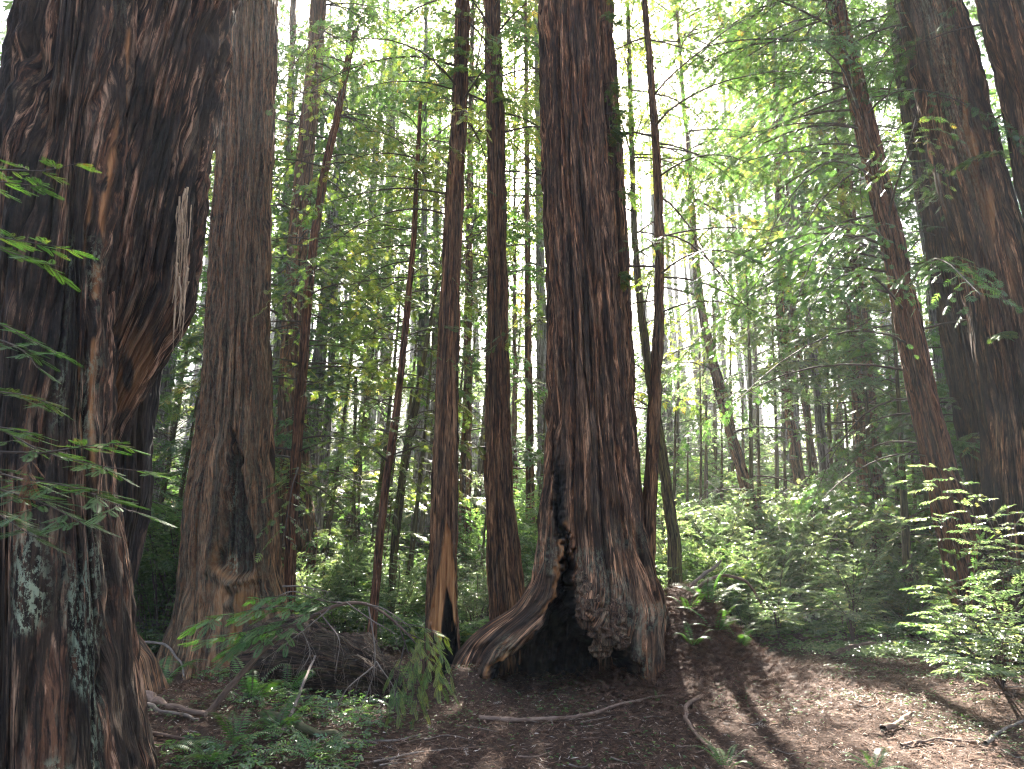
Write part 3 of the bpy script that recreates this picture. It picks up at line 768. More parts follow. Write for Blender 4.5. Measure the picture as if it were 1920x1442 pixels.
r9, s9 = simple_tree(rows_9, 10.4, "slender redwood rising from the mound against the right side of the cave tree", 17, 200, .018, .02, 161, M_BARK2, 16)

# ---- thinner trees behind, each with its own course in the picture
behind = [
 ([(120, 1176, 1184), (300, 1181, 1190), (450, 1184, 1196), (560, 1192, 1206), (680, 1206, 1222), (800, 1224, 1242), (900, 1238, 1258), (1010, 1252, 1276), (1150, 1252, 1284)], 13.5, "crooked mossy tree snaking up behind the slender redwood", M_MOSSB, "mossy_tree"),
 ([(380, 1292, 1302), (480, 1298, 1310), (560, 1304, 1318), (650, 1322, 1339), (740, 1342, 1362), (820, 1362, 1382), (920, 1390, 1412), (1010, 1415, 1440)], 18.0, "dark leaning trunk rising over the pale sunlit bushes", M_BARK2, "redwood_tree"),
 ([(300, 1452, 1462), (500, 1455, 1467), (620, 1457, 1472), (740, 1466, 1483), (880, 1486, 1506), (1020, 1508, 1534)], 20.0, "dark slightly leaning trunk in the middle of the right hand woods", M_BARK2, "redwood_tree"),
 ([(400, 1476, 1483), (510, 1477, 1486), (600, 1484, 1495), (720, 1500, 1512), (860, 1515, 1530), (990, 1526, 1545)], 21.5, "narrow dark trunk just right of the leaning one in the right hand woods", M_BARK2, "redwood_tree"),
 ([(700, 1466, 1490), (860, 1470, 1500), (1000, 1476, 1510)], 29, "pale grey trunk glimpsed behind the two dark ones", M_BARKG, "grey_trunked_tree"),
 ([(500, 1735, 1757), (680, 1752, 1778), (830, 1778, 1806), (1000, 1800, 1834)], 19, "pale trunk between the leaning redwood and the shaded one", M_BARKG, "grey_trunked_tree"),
 ([(600, 1590, 1624), (800, 1602, 1644), (940, 1612, 1660), (1060, 1620, 1672)], 19.0, "broad reddish trunk half hidden by hanging boughs", M_BARK2, "redwood_tree"),
 ([(0, 584, 612), (150, 572, 602), (300, 556, 588), (500, 536, 572), (700, 524, 572), (820, 520, 578), (930, 512, 582), (1010, 505, 590)], 19.5, "broad fluted redwood standing back behind the thin curving one", M_BARK2, "redwood_tree"),
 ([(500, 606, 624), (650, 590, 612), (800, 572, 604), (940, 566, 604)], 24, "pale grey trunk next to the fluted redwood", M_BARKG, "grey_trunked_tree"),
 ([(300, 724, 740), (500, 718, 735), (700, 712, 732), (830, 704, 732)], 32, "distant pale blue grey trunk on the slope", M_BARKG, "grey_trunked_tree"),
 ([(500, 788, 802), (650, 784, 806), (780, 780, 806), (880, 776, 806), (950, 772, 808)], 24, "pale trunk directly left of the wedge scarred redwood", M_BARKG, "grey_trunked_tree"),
 ([(500, 872, 886), (700, 868, 884), (850, 864, 884), (990, 858, 884)], 21, "brown trunk showing in the gap between the two slim redwoods", M_BARK2, "redwood_tree"),
 ([(200, 983, 991), (450, 984, 994), (650, 984, 997), (900, 986, 1002), (970, 985, 1004)], 22, "straight brown trunk showing left of the cave tree", M_BARK2, "redwood_tree"),
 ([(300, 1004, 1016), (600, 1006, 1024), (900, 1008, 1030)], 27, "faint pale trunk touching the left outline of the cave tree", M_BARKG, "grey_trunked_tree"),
 ([(500, 962, 968), (700, 961, 969), (900, 958, 970)], 26, "very thin dark trunk right of the second slim redwood", M_BARK2, "redwood_tree"),
 ([(640, 796, 804), (760, 772, 786), (860, 752, 768), (980, 736, 752), (1080, 728, 744)], 15.5, "short mossy tree leaning right behind the reddish sapling", M_MOSSB, "mossy_tree"),
 ([(700, 664, 669), (850, 662, 670), (980, 658, 668)], 20, "small dark tree, left one of a close pair on the slope", M_MOSSB, "small_tree"),
 ([(740, 684, 688), (850, 674, 680), (970, 668, 676)], 20.6, "small dark tree, right one of a close pair on the slope", M_MOSSB, "small_tree"),
 ([(0, 545, 556), (300, 535, 548), (600, 524, 540), (900, 512, 532)], 26, "dim trunk behind the right outline of the massive redwood", M_BARK2, "redwood_tree"),
]
BT = []
for i, (rows, Y, lab, mt, nm) in enumerate(behind):
    ss = spine(rows, Y, 30, -1, .3)
    g = hz(float(ss.at(1)[0]), Y)
    zt = 30 if Y > 17 and nm != "small_tree" else (16 if nm != "small_tree" else 7)
    R_, S_ = simple_tree(rows, Y, lab, zt, 110 if Y < 22 else 72, .05, .035 if Y > 17 else .015, 200 + i * 7, mt, 9 if Y > 17 else 16, name=nm)
    BT.append((R_, S_))

# ================================================================== FOLIAGE
FM_RED = [M_RED, M_TWIG]; FM_YEL = [M_YEL, M_TWIG]; FM_BR = [M_BROAD, M_TWIG]; FM_LT = [M_LIGHT, M_TWIG]
POOLS += [(1.0, 5.6, .32, 1.0, .2), (2.9, 8.2, 1.5, .30, -.75), (5.2, 8.8, 1.6, 1.0, .1), (5.4, 6.2, 2.0, 1.3, .3), (3.3, 6.7, 1.0, .25, -.5), (4.2, 7.6, .8, .22, -.3),
          (3.6, 13.5, 2.0, 2.2, 0), (5.2, 16.0, 3.2, 2.6, 0), (7.6, 12.8, 1.9, 1.4, 0), (8.0, 19, 2.4, 2.4, 0), (4.2, 11.6, 1.0, .6, 0), (-3, 16.5, 1.8, 2.4, 0), (-1.0, 19, 2.0, 3, 0), (-5, 22, 2.5, 3, 0), (-.8, 15, .9, 1.2, 0), (-6, 15.5, .8, 1.5, 0)]
def crown_child(root, me, name="crown"):
    o = link(name, me, root); o.location = -Vector(root.location); return o
R = np.random.default_rng

# leaning redwood on the right: long drooping boughs
crown_child(r13, make_crown(s13, 3.2, 17.5, 92, 3.9, T_MID, .155, R(1), FM_RED, azc=math.pi * 1.05, azw=.75, m=26, k=6, tl=.95, up=.25, droop=.65, tdroop=.7, rb=.022))
crown_child(r14, make_crown(s14, 3.2, 19, 46, 2.6, T_MID, .19, R(2), FM_RED, azc=-math.pi / 2 - .5, azw=1.1, m=18, k=5, tl=.8, up=.2, droop=.5))
crown_child(r15, make_crown(s15, 10.5, 15.8, 14, 2.6, T_MID, .17, R(3), FM_RED, azc=math.pi / 2 + .4, azw=1.1, m=16, k=5, tl=.8, droop=.5))
crown_child(r16, make_crown(s16, 7.5, 14.8, 16, 2.2, T_MID, .17, R(4), FM_RED, azc=math.pi * .8, azw=.9, m=14, k=5, tl=.7, droop=.5))
# thin trees in the middle: warm backlit foliage
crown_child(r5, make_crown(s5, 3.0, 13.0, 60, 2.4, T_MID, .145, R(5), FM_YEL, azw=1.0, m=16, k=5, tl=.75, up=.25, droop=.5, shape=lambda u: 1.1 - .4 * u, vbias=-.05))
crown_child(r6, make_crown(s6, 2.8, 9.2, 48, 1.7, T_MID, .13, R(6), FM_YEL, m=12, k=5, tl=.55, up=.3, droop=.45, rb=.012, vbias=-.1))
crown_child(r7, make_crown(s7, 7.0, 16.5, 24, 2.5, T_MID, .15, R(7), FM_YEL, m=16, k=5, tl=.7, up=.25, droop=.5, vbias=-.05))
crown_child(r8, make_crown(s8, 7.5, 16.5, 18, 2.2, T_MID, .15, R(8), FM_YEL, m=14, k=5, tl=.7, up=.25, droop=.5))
crown_child(r9, make_crown(s9, 5.4, 16.5, 46, 2.5, T_MID, .14, R(9), FM_RED, azc=.2, azw=1.3, m=16, k=5, tl=.7, up=.2, droop=.5, vbias=.05))
crown_child(rT2, make_crown(sT2, 13.5, 16.8, 12, 2.6, T_MID, .17, R(10), FM_RED, azc=math.pi, azw=1.0, m=14, k=5, tl=.8, droop=.4))
# short shoots sprouting straight from the big trunks
def shoots(root, spn, items, seed, tm=T_MID, size=.11, mats=FM_RED):
    r = R(seed); mb = MB()
    for (x, y, L) in items:
        h = float(zpx(y, spn.cy[0])); c = spn.at(h); rr = spn.rad(h)
        tx = float(xpx(x, y, spn.cy[0])) - c[0]
        ang = math.asin(max(-.99, min(.99, tx / rr)))
        p = c + np.array([math.sin(ang) * rr, -math.cos(ang) * rr, 0])
        for _ in range(3):
            P = branch_path(p, -math.pi / 2 + ang + r.normal(0, .6), L * r.uniform(.6, 1.1), .3, .7, 7, r)
            tube(mb, P, np.linspace(.006, .002, 7), 4, 1)
            poly, pos, D = twigs(P, 9, L * .5, r, .25, .3, 4)
            place(mb, tm, pos, D, size * r.uniform(.7, 1.2, len(pos)), None, 0, r.uniform(.45, .95, len(pos)), .3, r)
    me = mb.mesh("shoot", mats)
    o = link("leafy_shoots", me, root); o.location = -Vector(root.location); o.name = "leafy_shoot"
shoots(MAIN, sM, [(1122, 60, .5), (1130, 165, .6), (1135, 220, .6), (1140, 250, .4), (1150, 365, .5), (1120, 20, .5), (1165, 520, .2)], 11)
shoots(rT2, sT2, [(400, 560, .45), (404, 590, .4), (395, 690, .45), (392, 640, .25)], 12)
shoots(r7, s7, [(860, 120, .4), (868, 150, .4), (858, 90, .3)], 13)
shoots(r8, s8, [(915, 160, .3), (940, 200, .3)], 14)
shoots(r15, s15, [(1800, 330, .5), (1850, 640, .3)], 15)

# crowns of the thinner trees behind
for i, (R_, S_) in enumerate(BT):
    Y = R_.location.y; nm = R_.name
    if R_.name.startswith("mossy"):
        crown_child(R_, make_crown(S_, 3.5, 15, 26, 2.0, T_BROAD, .17, R(30 + i), FM_YEL, m=14, k=4, tl=.6, up=.5, droop=.4, rb=.02))
    elif R_.name.startswith("small"):
        crown_child(R_, make_crown(S_, R_.location.z + 1.2, R_.location.z + 5, 16, 1.5, T_BROAD, .17, R(30 + i), FM_BR, m=12, k=4, tl=.6, up=.4, droop=.3, rb=.02))
    elif Y < 23:
        crown_child(R_, make_crown(S_, R_.location.z + 3.2, 27, 74, 3.0, T_FAR, .28, R(30 + i), FM_YEL if i in (1, 12) else FM_RED, m=16, k=4, tl=1.0, up=.1, droop=.35, rb=.03, twig_r=.006))
    else:
        crown_child(R_, make_crown(S_, R_.location.z + 3.5, 28, 60, 3.0, T_FAR, .34, R(30 + i), FM_RED, m=12, k=4, tl=1.0, up=.1, droop=.3, rb=.03, twig_r=.006))

# ---- shared kinds: far conifer, layered understorey tree, bush, fern
def straight(z1, r0, r1, lean=0):
    s = Spine(); s.z = np.arange(-1, z1, .35); s.r = r0 + (r1 - r0) * (s.z / z1).clip(0, 1) ** .8
    s.r = s.r * (1 + .5 * np.exp(-(s.z + 1) / .9))
    s.cx = lean * s.z + .1 * np.sin(s.z * .3); s.cy = .1 * np.cos(s.z * .23)
    s.at = lambda h: np.array([np.interp(h, s.z, s.cx), np.interp(h, s.z, s.cy), h]); s.rad = lambda h: float(np.interp(h, s.z, s.r))
    return s
CONK = [(30, .36, 2, 125, 4.0), (26, .30, 2, 112, 3.6), (33, .40, 2.5, 126, 4.1), (19, .18, 1.2, 92, 3.0)]
CT = []
for i, (H, r0, *_) in enumerate(CONK):
    s_ = straight(H, r0, .04); CT.append((s_, make_trunk(s_, 40, .04, 400 + i, M_BARKG, 0, .05, 6)))
NC = [0]
def conifer(k, x, y, sc_, label, group, lift=0):
    H, r0, zlo, nb, L = CONK[k]; zlo += lift; s_, tm_ = CT[k]; NC[0] += 1; z = hz(x, y)
    root = empty("conifer", (x, y, z), label, "tree", group); root.scale = (sc_,) * 3
    link("trunk", tm_, root)
    me = make_crown(s_, zlo, H - .3, nb, L, T_FAR, .40, R(1000 + NC[0]), FM_YEL if NC[0] % 5 == 2 else FM_RED, m=10, k=4, tl=1.3, up=.05, droop=.3, org=(x, y, z), rb=.025, twig_r=.006, shape=lambda u: 1.15 - .85 * u)
    link("crown", me, root)
    return root
UK = [(8, FM_YEL, T_MID, .22, 2.4), (7, FM_BR, T_BROAD, .19, 2.2), (9, FM_LT, T_BROAD, .19, 2.3), (6, FM_RED, T_MID, .22, 2.2), (5.6, FM_LT, T_BROADN, .15, 2.3)]
UT = []
for i, (H, *_) in enumerate(UK):
    s_ = straight(H, .09, .02, .06); UT.append((s_, make_trunk(s_, 24, .008, 500 + i, M_MOSSB, 0, .05, 10)))
def under(k, x, y, sc_, label, group):
    H, mats, tm, sz, L = UK[k]; s_, tm_ = UT[k]; NC[0] += 1; z = hz(x, y)
    root = empty("understorey_tree", (x, y, z), label, "tree", group); root.scale = (sc_,) * 3
    link("trunk", tm_, root)
    link("crown", make_crown(s_, (1.2, 1.2, 2.5, 1.2, .3)[k], H - .1, 26 if k < 4 else 46, L, tm, sz, R(1000 + NC[0]), mats, m=13 if k < 4 else 18, k=5, tl=.8, up=.35, droop=.35, org=(x, y, z), rb=.013, shape=lambda u: 1.1 - .6 * u), root)
    return root
def kind_bush(i, H, W, mats, tm, sz, nb=26, m=11, k=5):
    r = R(90 + i); mb = MB()
    for b in range(nb):
        az = r.uniform(-math.pi, math.pi); L = W * r.uniform(.5, 1.1); up = H * r.uniform(.35, 1.1) / L
        P = branch_path((r.normal(0, .1), r.normal(0, .1), -.1), az, L, up * 1.7, up * .75, 8, r, .12)
        tube(mb, P, np.linspace(.012, .003, 8), 4, 1, r.uniform(.2, .8))
        poly, pos, D = twigs(P, m, .42 * W * .6, r, .3, .1, k)
        for q_ in poly[::3]: tube(mb, q_[[0, -1]], [.003, .0015], 3, 1)
        keep = r.uniform(0, 1, len(pos)) < .85
        pos, D = pos[keep], D[keep]
        place(mb, tm, pos, D, sz * r.uniform(.7, 1.2, len(pos)), None, 0, np.clip(r.normal(.5, .2) + r.normal(0, .15, len(pos)), 0, 1), .35, r)
    root = link("bush", mb.mesh("bush", mats)); tag(root, "x", "bush")
    return root
BUSH = [kind_bush(0, 1.3, 1.1, FM_BR, T_BROADN, .17), kind_bush(1, 1.0, 1.3, FM_BR, T_BROAD, .15), kind_bush(2, 1.7, 1.2, FM_LT, T_BROADN, .17), kind_bush(3, .8, 1.2, FM_BR, T_BROADN, .13), kind_bush(4, 2.4, 1.5, FM_BR, T_BROAD, .17, 36, 14), kind_bush(5, 2.3, 1.4, FM_LT, T_BROADN, .15, 36, 14)]
def frond_mesh(L, r, npairs=26, mats=None, droop=.9, up=1.35):
    mb = MB(); t = np.linspace(0, 1, 16)
    x = L * t * .85; z = L * (up * t - droop * t * t)
    P = np.stack([x, L * .05 * np.sin(t * 2), z], -1)
    tube(mb, P, np.linspace(.0035, .001, 16), 4, 1)
    tt = np.linspace(.12, .99, npairs)
    p = np.stack([np.interp(tt, t, P[:, i]) for i in range(3)], -1)
    T = np.stack([np.gradient(p[:, i]) for i in range(3)], -1); T /= np.linalg.norm(T, axis=1)[:, None]
    ln = L * .17 * np.sin(np.clip(tt * .93 + .10, 0, 1) * math.pi) ** .6 * (1.15 - .75 * tt)
    tm = np.array([leafquad((0, 0), 0, 1, .20, 0, .3)])
    for sg in (1, -1):
        side = np.stack([np.zeros(npairs), np.full(npairs, sg * 1.0), np.zeros(npairs)], -1)
        D = side + T * .35 + np.array([0, 0, -.12])
        up_ = np.cross(T, side * sg)
        place(mb, tm, p, D, ln, up_ * np.sign(up_[:, 2:3] + 1e-6), 0, np.clip(r.normal(.5, .15, npairs), 0, 1), .06, r)
    return mb.mesh("frond", mats or [M_FERN, M_TWIG])
rf = R(5)
FR = [frond_mesh(.85, rf), frond_mesh(.7, rf, 22, None, 1.2, 1.7), frond_mesh(.95, rf, 28, None, .8, 1.0)]
FRD = [frond_mesh(.65, rf, 20, [M_DEADF, M_TWIG], 1.3, .5), frond_mesh(.55, rf, 18, [M_DEADF, M_TWIG], 1.6, .5)]
def fern(x, y, n, sc_, label, seed, dead=0, group=None):
    r = R(seed); z = hz(x, y)
    root = empty("fern", (x, y, z - .01), label, "fern", group)
    for i in range(n):
        o = link("frond", FR[int(r.integers(3))], root)
        o.rotation_euler = (r.normal(0, .15), r.normal(0, .22), 2 * math.pi * i / n + r.normal(0, .25)); o.scale = (sc_ * r.uniform(.7, 1.1),) * 3
    for i in range(dead):
        o = link("dead_frond", FRD[int(r.integers(2))], root)
        o.rotation_euler = (r.normal(0, .3), r.uniform(.1, .7), r.uniform(0, 6.28)); o.scale = (sc_ * r.uniform(.7, 1.1),) * 3
    return root

used = set()
def put(kind_list, k, x, y, rz, s_, label, group, dz=0.0):
    src = kind_list[k]
    if id(src) not in used:
        used.add(id(src)); src.location = (x, y, hz(x, y) + dz); src.rotation_euler = (0, 0, rz); src.scale = (s_,) * 3
        src["label"] = label; src["group"] = group; return src
    return copy_thing(src, (x, y, hz(x, y) + dz), rz, s_, label, group)
def X(px, Y, y=800): return float(xpx(px, y, Y))

# far conifers: zone by zone across the view
rc = R(17)
zones = [ # x range (photo px), label, group
 (-150, 120, "one of the dim conifers showing past the left outline of the giant trunk", "conifers beyond the giant trunk"),
 (260, 420, "one of the conifers in the gap between the giant trunk and the massive one", "conifers in the gap beside the massive trunk"),
 (500, 840, "one of the conifers filling the slope between the massive trunk and the wedge scarred tree", "conifers on the slope in the middle"),
 (860, 1030, "one of the hazy conifers seen between the two slim redwoods and the cave tree", "conifers left of the cave tree"),
 (1180, 1420, "one of the pale conifers in the bright gap right of the cave tree", "conifers in the bright gap"),
 (1420, 1760, "one of the green conifers behind the leaning redwood with hanging boughs", "conifers behind the leaning redwood"),
 (1760, 2100, "one of the conifers behind the huge ridged trunk at the right", "conifers behind the huge ridged trunk")]
for (a, b, lab, grp), rowsY in zip(zones, [
    [(15, 3), (20, 3), (27, 1), (38, 0), (24, 0)], [(22, 1), (30, 3), (42, 2)],
    [(23, 3), (27, 1), (31, 0), (36, 2), (43, 0), (52, 1), (25, 3), (60, 2)],
    [(30, 3), (38, 3), (50, 1), (44, 1)], [(29, 3), (37, 1), (46, 1), (58, 0), (35, 3), (52, 0), (42, 1), (39, 1), (45, 0), (50, 1), (33, 3)],
    [(19, 3), (24, 1), (28, 3), (33, 0), (40, 2), (50, 0), (58, 2)], [(21, 1), (26, 0), (32, 2), (44, 0)]]):
    n = len(rowsY)
    for j, (Y, k) in enumerate(rowsY):
        px = a + (b - a) * ((j * .618 + .31) % 1.0)
        conifer(k, X(px, Y), Y + rc.uniform(-1, 1), rc.uniform(.85, 1.15) * (1 if Y < 40 else 1.1), lab, grp, 5 if a in (500, 860) and Y < 34 and k != 3 else 0)
for j in range(50):   # last rows of the forest up the hill
    Y = 55 + (j % 5) * 9 + rc.uniform(-3, 3); px = -100 + 2200 * ((j * .618) % 1)
    if 1200 < px < 1400 or 930 < px < 1040: k, s_ = 1, 1.1
    else: k, s_ = int(rc.integers(0, 3)), rc.uniform(1.0, 1.5)
    conifer(k, X(px, Y), Y, s_, "one of the farthest conifers at the top of the wooded hill", "farthest conifers on the hill")

ulist = [ # (px, Y, kind, scale)
 (330, 15.5, 1, .95), (300, 17, 3, 1.0), (360, 18.5, 2, .9), (700, 19, 0, 1.15), (770, 17.5, 0, 1.0), (620, 22, 2, 1.2), (810, 21, 2, 1.2), (745, 25, 0, 1.3), (540, 25, 1, 1.3), (670, 27, 1, 1.4), (840, 26, 0, 1.3),
 (890, 24, 1, 1.1), (1000, 23, 1, 1.0), (1290, 19, 2, .8), (1350, 21, 0, .9), (1250, 24, 1, 1.1), (1430, 20, 0, 1.1), (1490, 18.5, 2, .85), (1560, 18, 3, 1.0), (1400, 26, 2, 1.4), (1650, 19, 1, 1.1), (1700, 17.5, 3, 1.0), (1580, 23, 0, 1.3), (1320, 29, 0, 1.5), (1480, 30, 1, 1.5),
 (1265, 18.5, 4, .85), (1330, 20, 4, 1.0), (1300, 19.5, 4, 1.15), (1395, 18, 4, 1.05), (1445, 20, 4, 1.1), (1370, 21.5, 4, 1.25), (1510, 20.5, 4, .95), (1590, 19, 4, 1.0), (1680, 18, 4, .95), (1240, 18, 4, 1.0), (620, 19, 4, .6), (725, 18, 4, .55), (900, 19, 4, .6), (1010, 18, 4, .6), (340, 16, 4, .9), (300, 18.5, 4, 1.1), (1320, 25, 1, 1.5), (1380, 17.5, 2, 1.1), (1460, 22, 0, 1.4), (1530, 20, 1, 1.3), (1600, 17, 0, 1.15), (1660, 15.5, 3, 1.3), (1720, 21, 1, 1.5), (1620, 25, 2, 1.6), (1550, 27, 1, 1.7), (1780, 17, 1, 1.2),
 (660, 24, 0, 1.5), (720, 21, 2, 1.25), (790, 23, 1, 1.3), (560, 29, 0, 1.7), (700, 31, 1, 1.8), (820, 31, 2, 1.7), (890, 29, 0, 1.6), (370, 22, 1, 1.4), (300, 24, 0, 1.5),
 (10, 12, 3, 1.5), (-20, 15, 1, 1.7), (50, 17, 0, 1.7), (1850, 19, 1, 1.2), (60, 13, 1, 1.2), (-60, 11, 3, 1.3), (1990, 15, 3, 1.2), (1240, 34, 1, 1.6), (950, 34, 2, 1.5), (1250, 25, 4, 1.6), (1300, 28, 4, 2.0), (1350, 26, 4, 1.7), (1400, 30, 4, 2.1), (1450, 27, 4, 1.8), (1500, 31, 4, 2.1), (1225, 31, 4, 2.0), (1560, 29, 4, 1.9), (860, 31, 4, 1.8), (1000, 30, 4, 1.8)]
def zone(px):
    for a, b, s_ in ((-999, 200, "left of the giant trunk"), (200, 500, "between the giant and massive trunks"), (500, 720, "beside the thin reddish sapling"),
                     (720, 850, "behind the wedge scarred redwood"), (850, 1040, "left of the cave tree"), (1040, 1330, "just right of the cave tree"),
                     (1330, 1500, "around the dark leaning trunks"), (1500, 1760, "under the long hanging boughs"), (1760, 9999, "behind the huge ridged trunk")):
        if a <= px < b: return s_
uk = ["yellow green feathery tree", "dark green broad leaved tree", "light green broad leaved tree", "deep green feathery tree", "pale bushy small leaved tree"]
for px, Y, k, s_ in ulist:
    under(k, X(px, Y), Y, s_, f"low {uk[k]} {zone(px)}", f"{uk[k]}s {zone(px)}")

bk_ = ["glossy green bush", "spreading dark green bush", "pale leaved upright bush", "low dark green bush", "tall dense green bush", "tall sunlit pale leaved bush"]
rb_ = R(23)
blist = []
for Y0, n, x0, x1 in ((13.2, 13, 230, 1960), (14.6, 14, 230, 1960), (16.2, 16, 200, 1980), (18.2, 17, 200, 1980), (20.5, 18, 180, 1990), (23.5, 18, 180, 1990), (27, 18, 180, 1990), (31, 16, 180, 1990), (36, 14, 180, 1990)):
    for j in range(n):
        px = x0 + (x1 - x0) * (j + .5 + rb_.uniform(-.4, .4)) / n
        if Y0 < 15 and 1380 < px < 1760: continue
        if Y0 < 14 and (900 < px < 1200): continue
        k = int(rb_.choice([0, 1, 3, 4], p=[.3, .3, .25, .15])) if not 1230 < px < 1650 else int(rb_.choice([0, 2, 4], p=[.35, .5, .15]))
        s_ = rb_.uniform(.75, 1.15) * (1 if Y0 < 22 else 1.3)
        if Y0 < 16 and k == 4: k = 0
        blist.append((px, Y0 + rb_.uniform(-.5, .5), k, s_))
blist += [(310, 13.6, 4, 1.15), (355, 14.6, 4, 1.2), (290, 15.5, 4, 1.3), (335, 16.5, 4, 1.3), (1300, 12.6, 2, .9), (1390, 13.6, 2, 1.1), (1480, 14.5, 0, 1.1), (1340, 15, 4, 1.1), (1430, 16.5, 2, 1.4), (1560, 15.4, 5, 1.0), (1640, 16, 5, 1.0), (1710, 15.2, 4, .9), (1290, 14, 5, 1.1), (1350, 15.5, 5, 1.3), (1410, 14.6, 5, 1.15), (1470, 16.5, 5, 1.3), (1330, 18, 5, 1.5), (1420, 19, 5, 1.5), (1530, 18.5, 5, 1.4), (1270, 17, 5, 1.3), (1620, 19.5, 5, 1.3), (1380, 22, 5, 1.6), (1480, 23, 5, 1.6), (1280, 22, 4, 1.6), (600, 15.2, 5, .8), (750, 15.0, 5, .75), (680, 17, 5, .9), (900, 14.5, 5, .8), (1000, 15.5, 5, .8)]
for px, Y, k, s_ in blist:
    if px > 1220 and Y < 17: s_ *= .5 + .12 * (Y - 13)
    if px > 1220 and Y < 16 and k in (1, 3): k = 2
    far = "low on the slope" if Y < 17.5 else ("midway up the slope" if Y < 25 else "high on the slope")
    put(BUSH, k, X(px, Y, 1000), Y, rb_.uniform(0, 6.28), s_, f"{bk_[k]} {far} {zone(px)}", f"{bk_[k]}es {far} {zone(px)}")

# ================================================================== GROUND COVER AND LITTER
def norm_at(x, y):
    e = .05
    nx_ = -(height(x + e, y) - height(x - e, y)) / (2 * e); ny_ = -(height(x, y + e) - height(x, y - e)) / (2 * e)
    return np.stack([nx_, ny_, np.ones_like(nx_)], -1)
def scatter(n, x0, x1, y0, y1, seed, dens=None):
    r = R(seed); x = r.uniform(x0, x1, n); y = y0 + (y1 - y0) * r.uniform(0, 1, n) ** 1.25
    if dens is not None:
        k = r.uniform(0, 1, n) < dens(x, y); x, y = x[k], y[k]
    return x, y, np.stack([x, y, height(x, y)], -1)
r = R(61)
T_BIT = np.array([leafquad((0, 0), 0, 1, .16, 0)])
T_NEEDLE = np.array([leafquad((0, 0), 0, 1, .07, 0)])
T_SPRIG = np.array([leafquad((0, 0), 0, 1, .05, 0)] + [leafquad((t, 0), s_ * .9, .22, .05, 0) for t in (.15, .32, .5, .68, .85) for s_ in (1, -1)])
mb = MB()
for n, tm, sz, seed in ((52000, T_BIT, (.03, .075), 1), (60000, T_NEEDLE, (.04, .11), 2), (9000, T_SPRIG, (.07, .16), 3), (9000, np.array(broad((0, 0), 0, 1, .45)), (.025, .05), 4)):
    x, y, P = scatter(n, -4.5, 8.5, 4.0, 14.2, seed)
    k = len(x); a = r.uniform(0, 6.28, k)
    P[:, 2] += r.uniform(.0, .03, k)
    place(mb, tm, P, np.stack([np.cos(a), np.sin(a), r.normal(0, .22, k)], -1), r.uniform(*sz, k), norm_at(x, y), 0, np.clip(r.normal(.45, .27, k), 0, 1) if seed != 4 else r.uniform(.3, 1, k), .25, r)
# thick drift on the mound
x, y = r.normal(2.5, .75, 26000), r.normal(9.9, .85, 26000)
P = np.stack([x, y, height(x, y) + r.uniform(0, .07, len(x))], -1); a = r.uniform(0, 6.28, len(x))
place(mb, T_SPRIG, P, np.stack([np.cos(a), np.sin(a), r.normal(0, .4, len(x))], -1), r.uniform(.06, .17, len(x)), norm_at(x, y), 0, np.clip(r.normal(.42, .2, len(x)), 0, .8), .3, r)
lit = link("leaf_litter", mb.mesh("leaf_litter", [M_LITTER]))
tag(lit, "reddish brown litter of needles, twigs and fallen leaves", kind="stuff")

# small clover-like plants
T_CLOV = np.array(sum([broad((0, 0), a_, .5, .42, .05) for a_ in (0, 2.1, 4.2)], []))
def plants(name, label, x, y, sz, mat_, seed, h=.05, tm=T_CLOV, jit=.25):
    r = R(seed); k = len(x); mb = MB(); a = r.uniform(0, 6.28, k)
    P = np.stack([x, y, height(x, y) + r.uniform(.2, 1, k) * h], -1)
    place(mb, tm, P, np.stack([np.cos(a), np.sin(a), r.normal(0, .15, k)], -1), r.uniform(*sz, k), None, 0, r.uniform(.1, .9, k), jit, r)
    return tag(link(name, mb.mesh(name, [mat_])), label, kind="stuff")
dn = lambda x, y: (sstep(.50, .64, fbm(x * 1.6, y * 1.6, 2, 44, 3)) * (.55 + .45 * sstep(1, 4, x)) + .05)
x, y, P = scatter(34000, -3.5, 8, 4.2, 13.5, 71, dn)
plants("clover", "small clover-like leaves dotted over the brown litter", x, y, (.022, .05), M_FERN, 72)
x, y = r.normal(6.6, .75, 5200), r.normal(12.9, .30, 5200)
plants("clover_patch", "bright green sunlit clover patch at the far end of the clearing", x, y, (.04, .08), M_LIGHT, 73, .10)
# leafy ground cover on the slope
x, y, P = scatter(46000, -13, 15, 12.6, 34, 74, lambda x, y: np.where((x > 2.2) & (x < 8.5) & (y < 13.6), .1, 1) * np.where((np.abs(x) < 1.6) & (y < 13), 0, 1))
plants("ground_cover", "low leafy cover spreading over the slope between the bushes", x, y, (.12, .26), M_BROAD, 75, .28, T_BROAD, .4)
x, y, P = scatter(5000, -4.3, -1.2, 5.5, 11.5, 76, lambda x, y: sstep(.52, .64, fbm(x * 1.2, y * 1.2, 7, 45, 3)))
plants("low_leaves", "low dark leaves among the litter by the giant trunk", x, y, (.05, .11), M_BROAD, 77, .12, T_BROAD, .4)

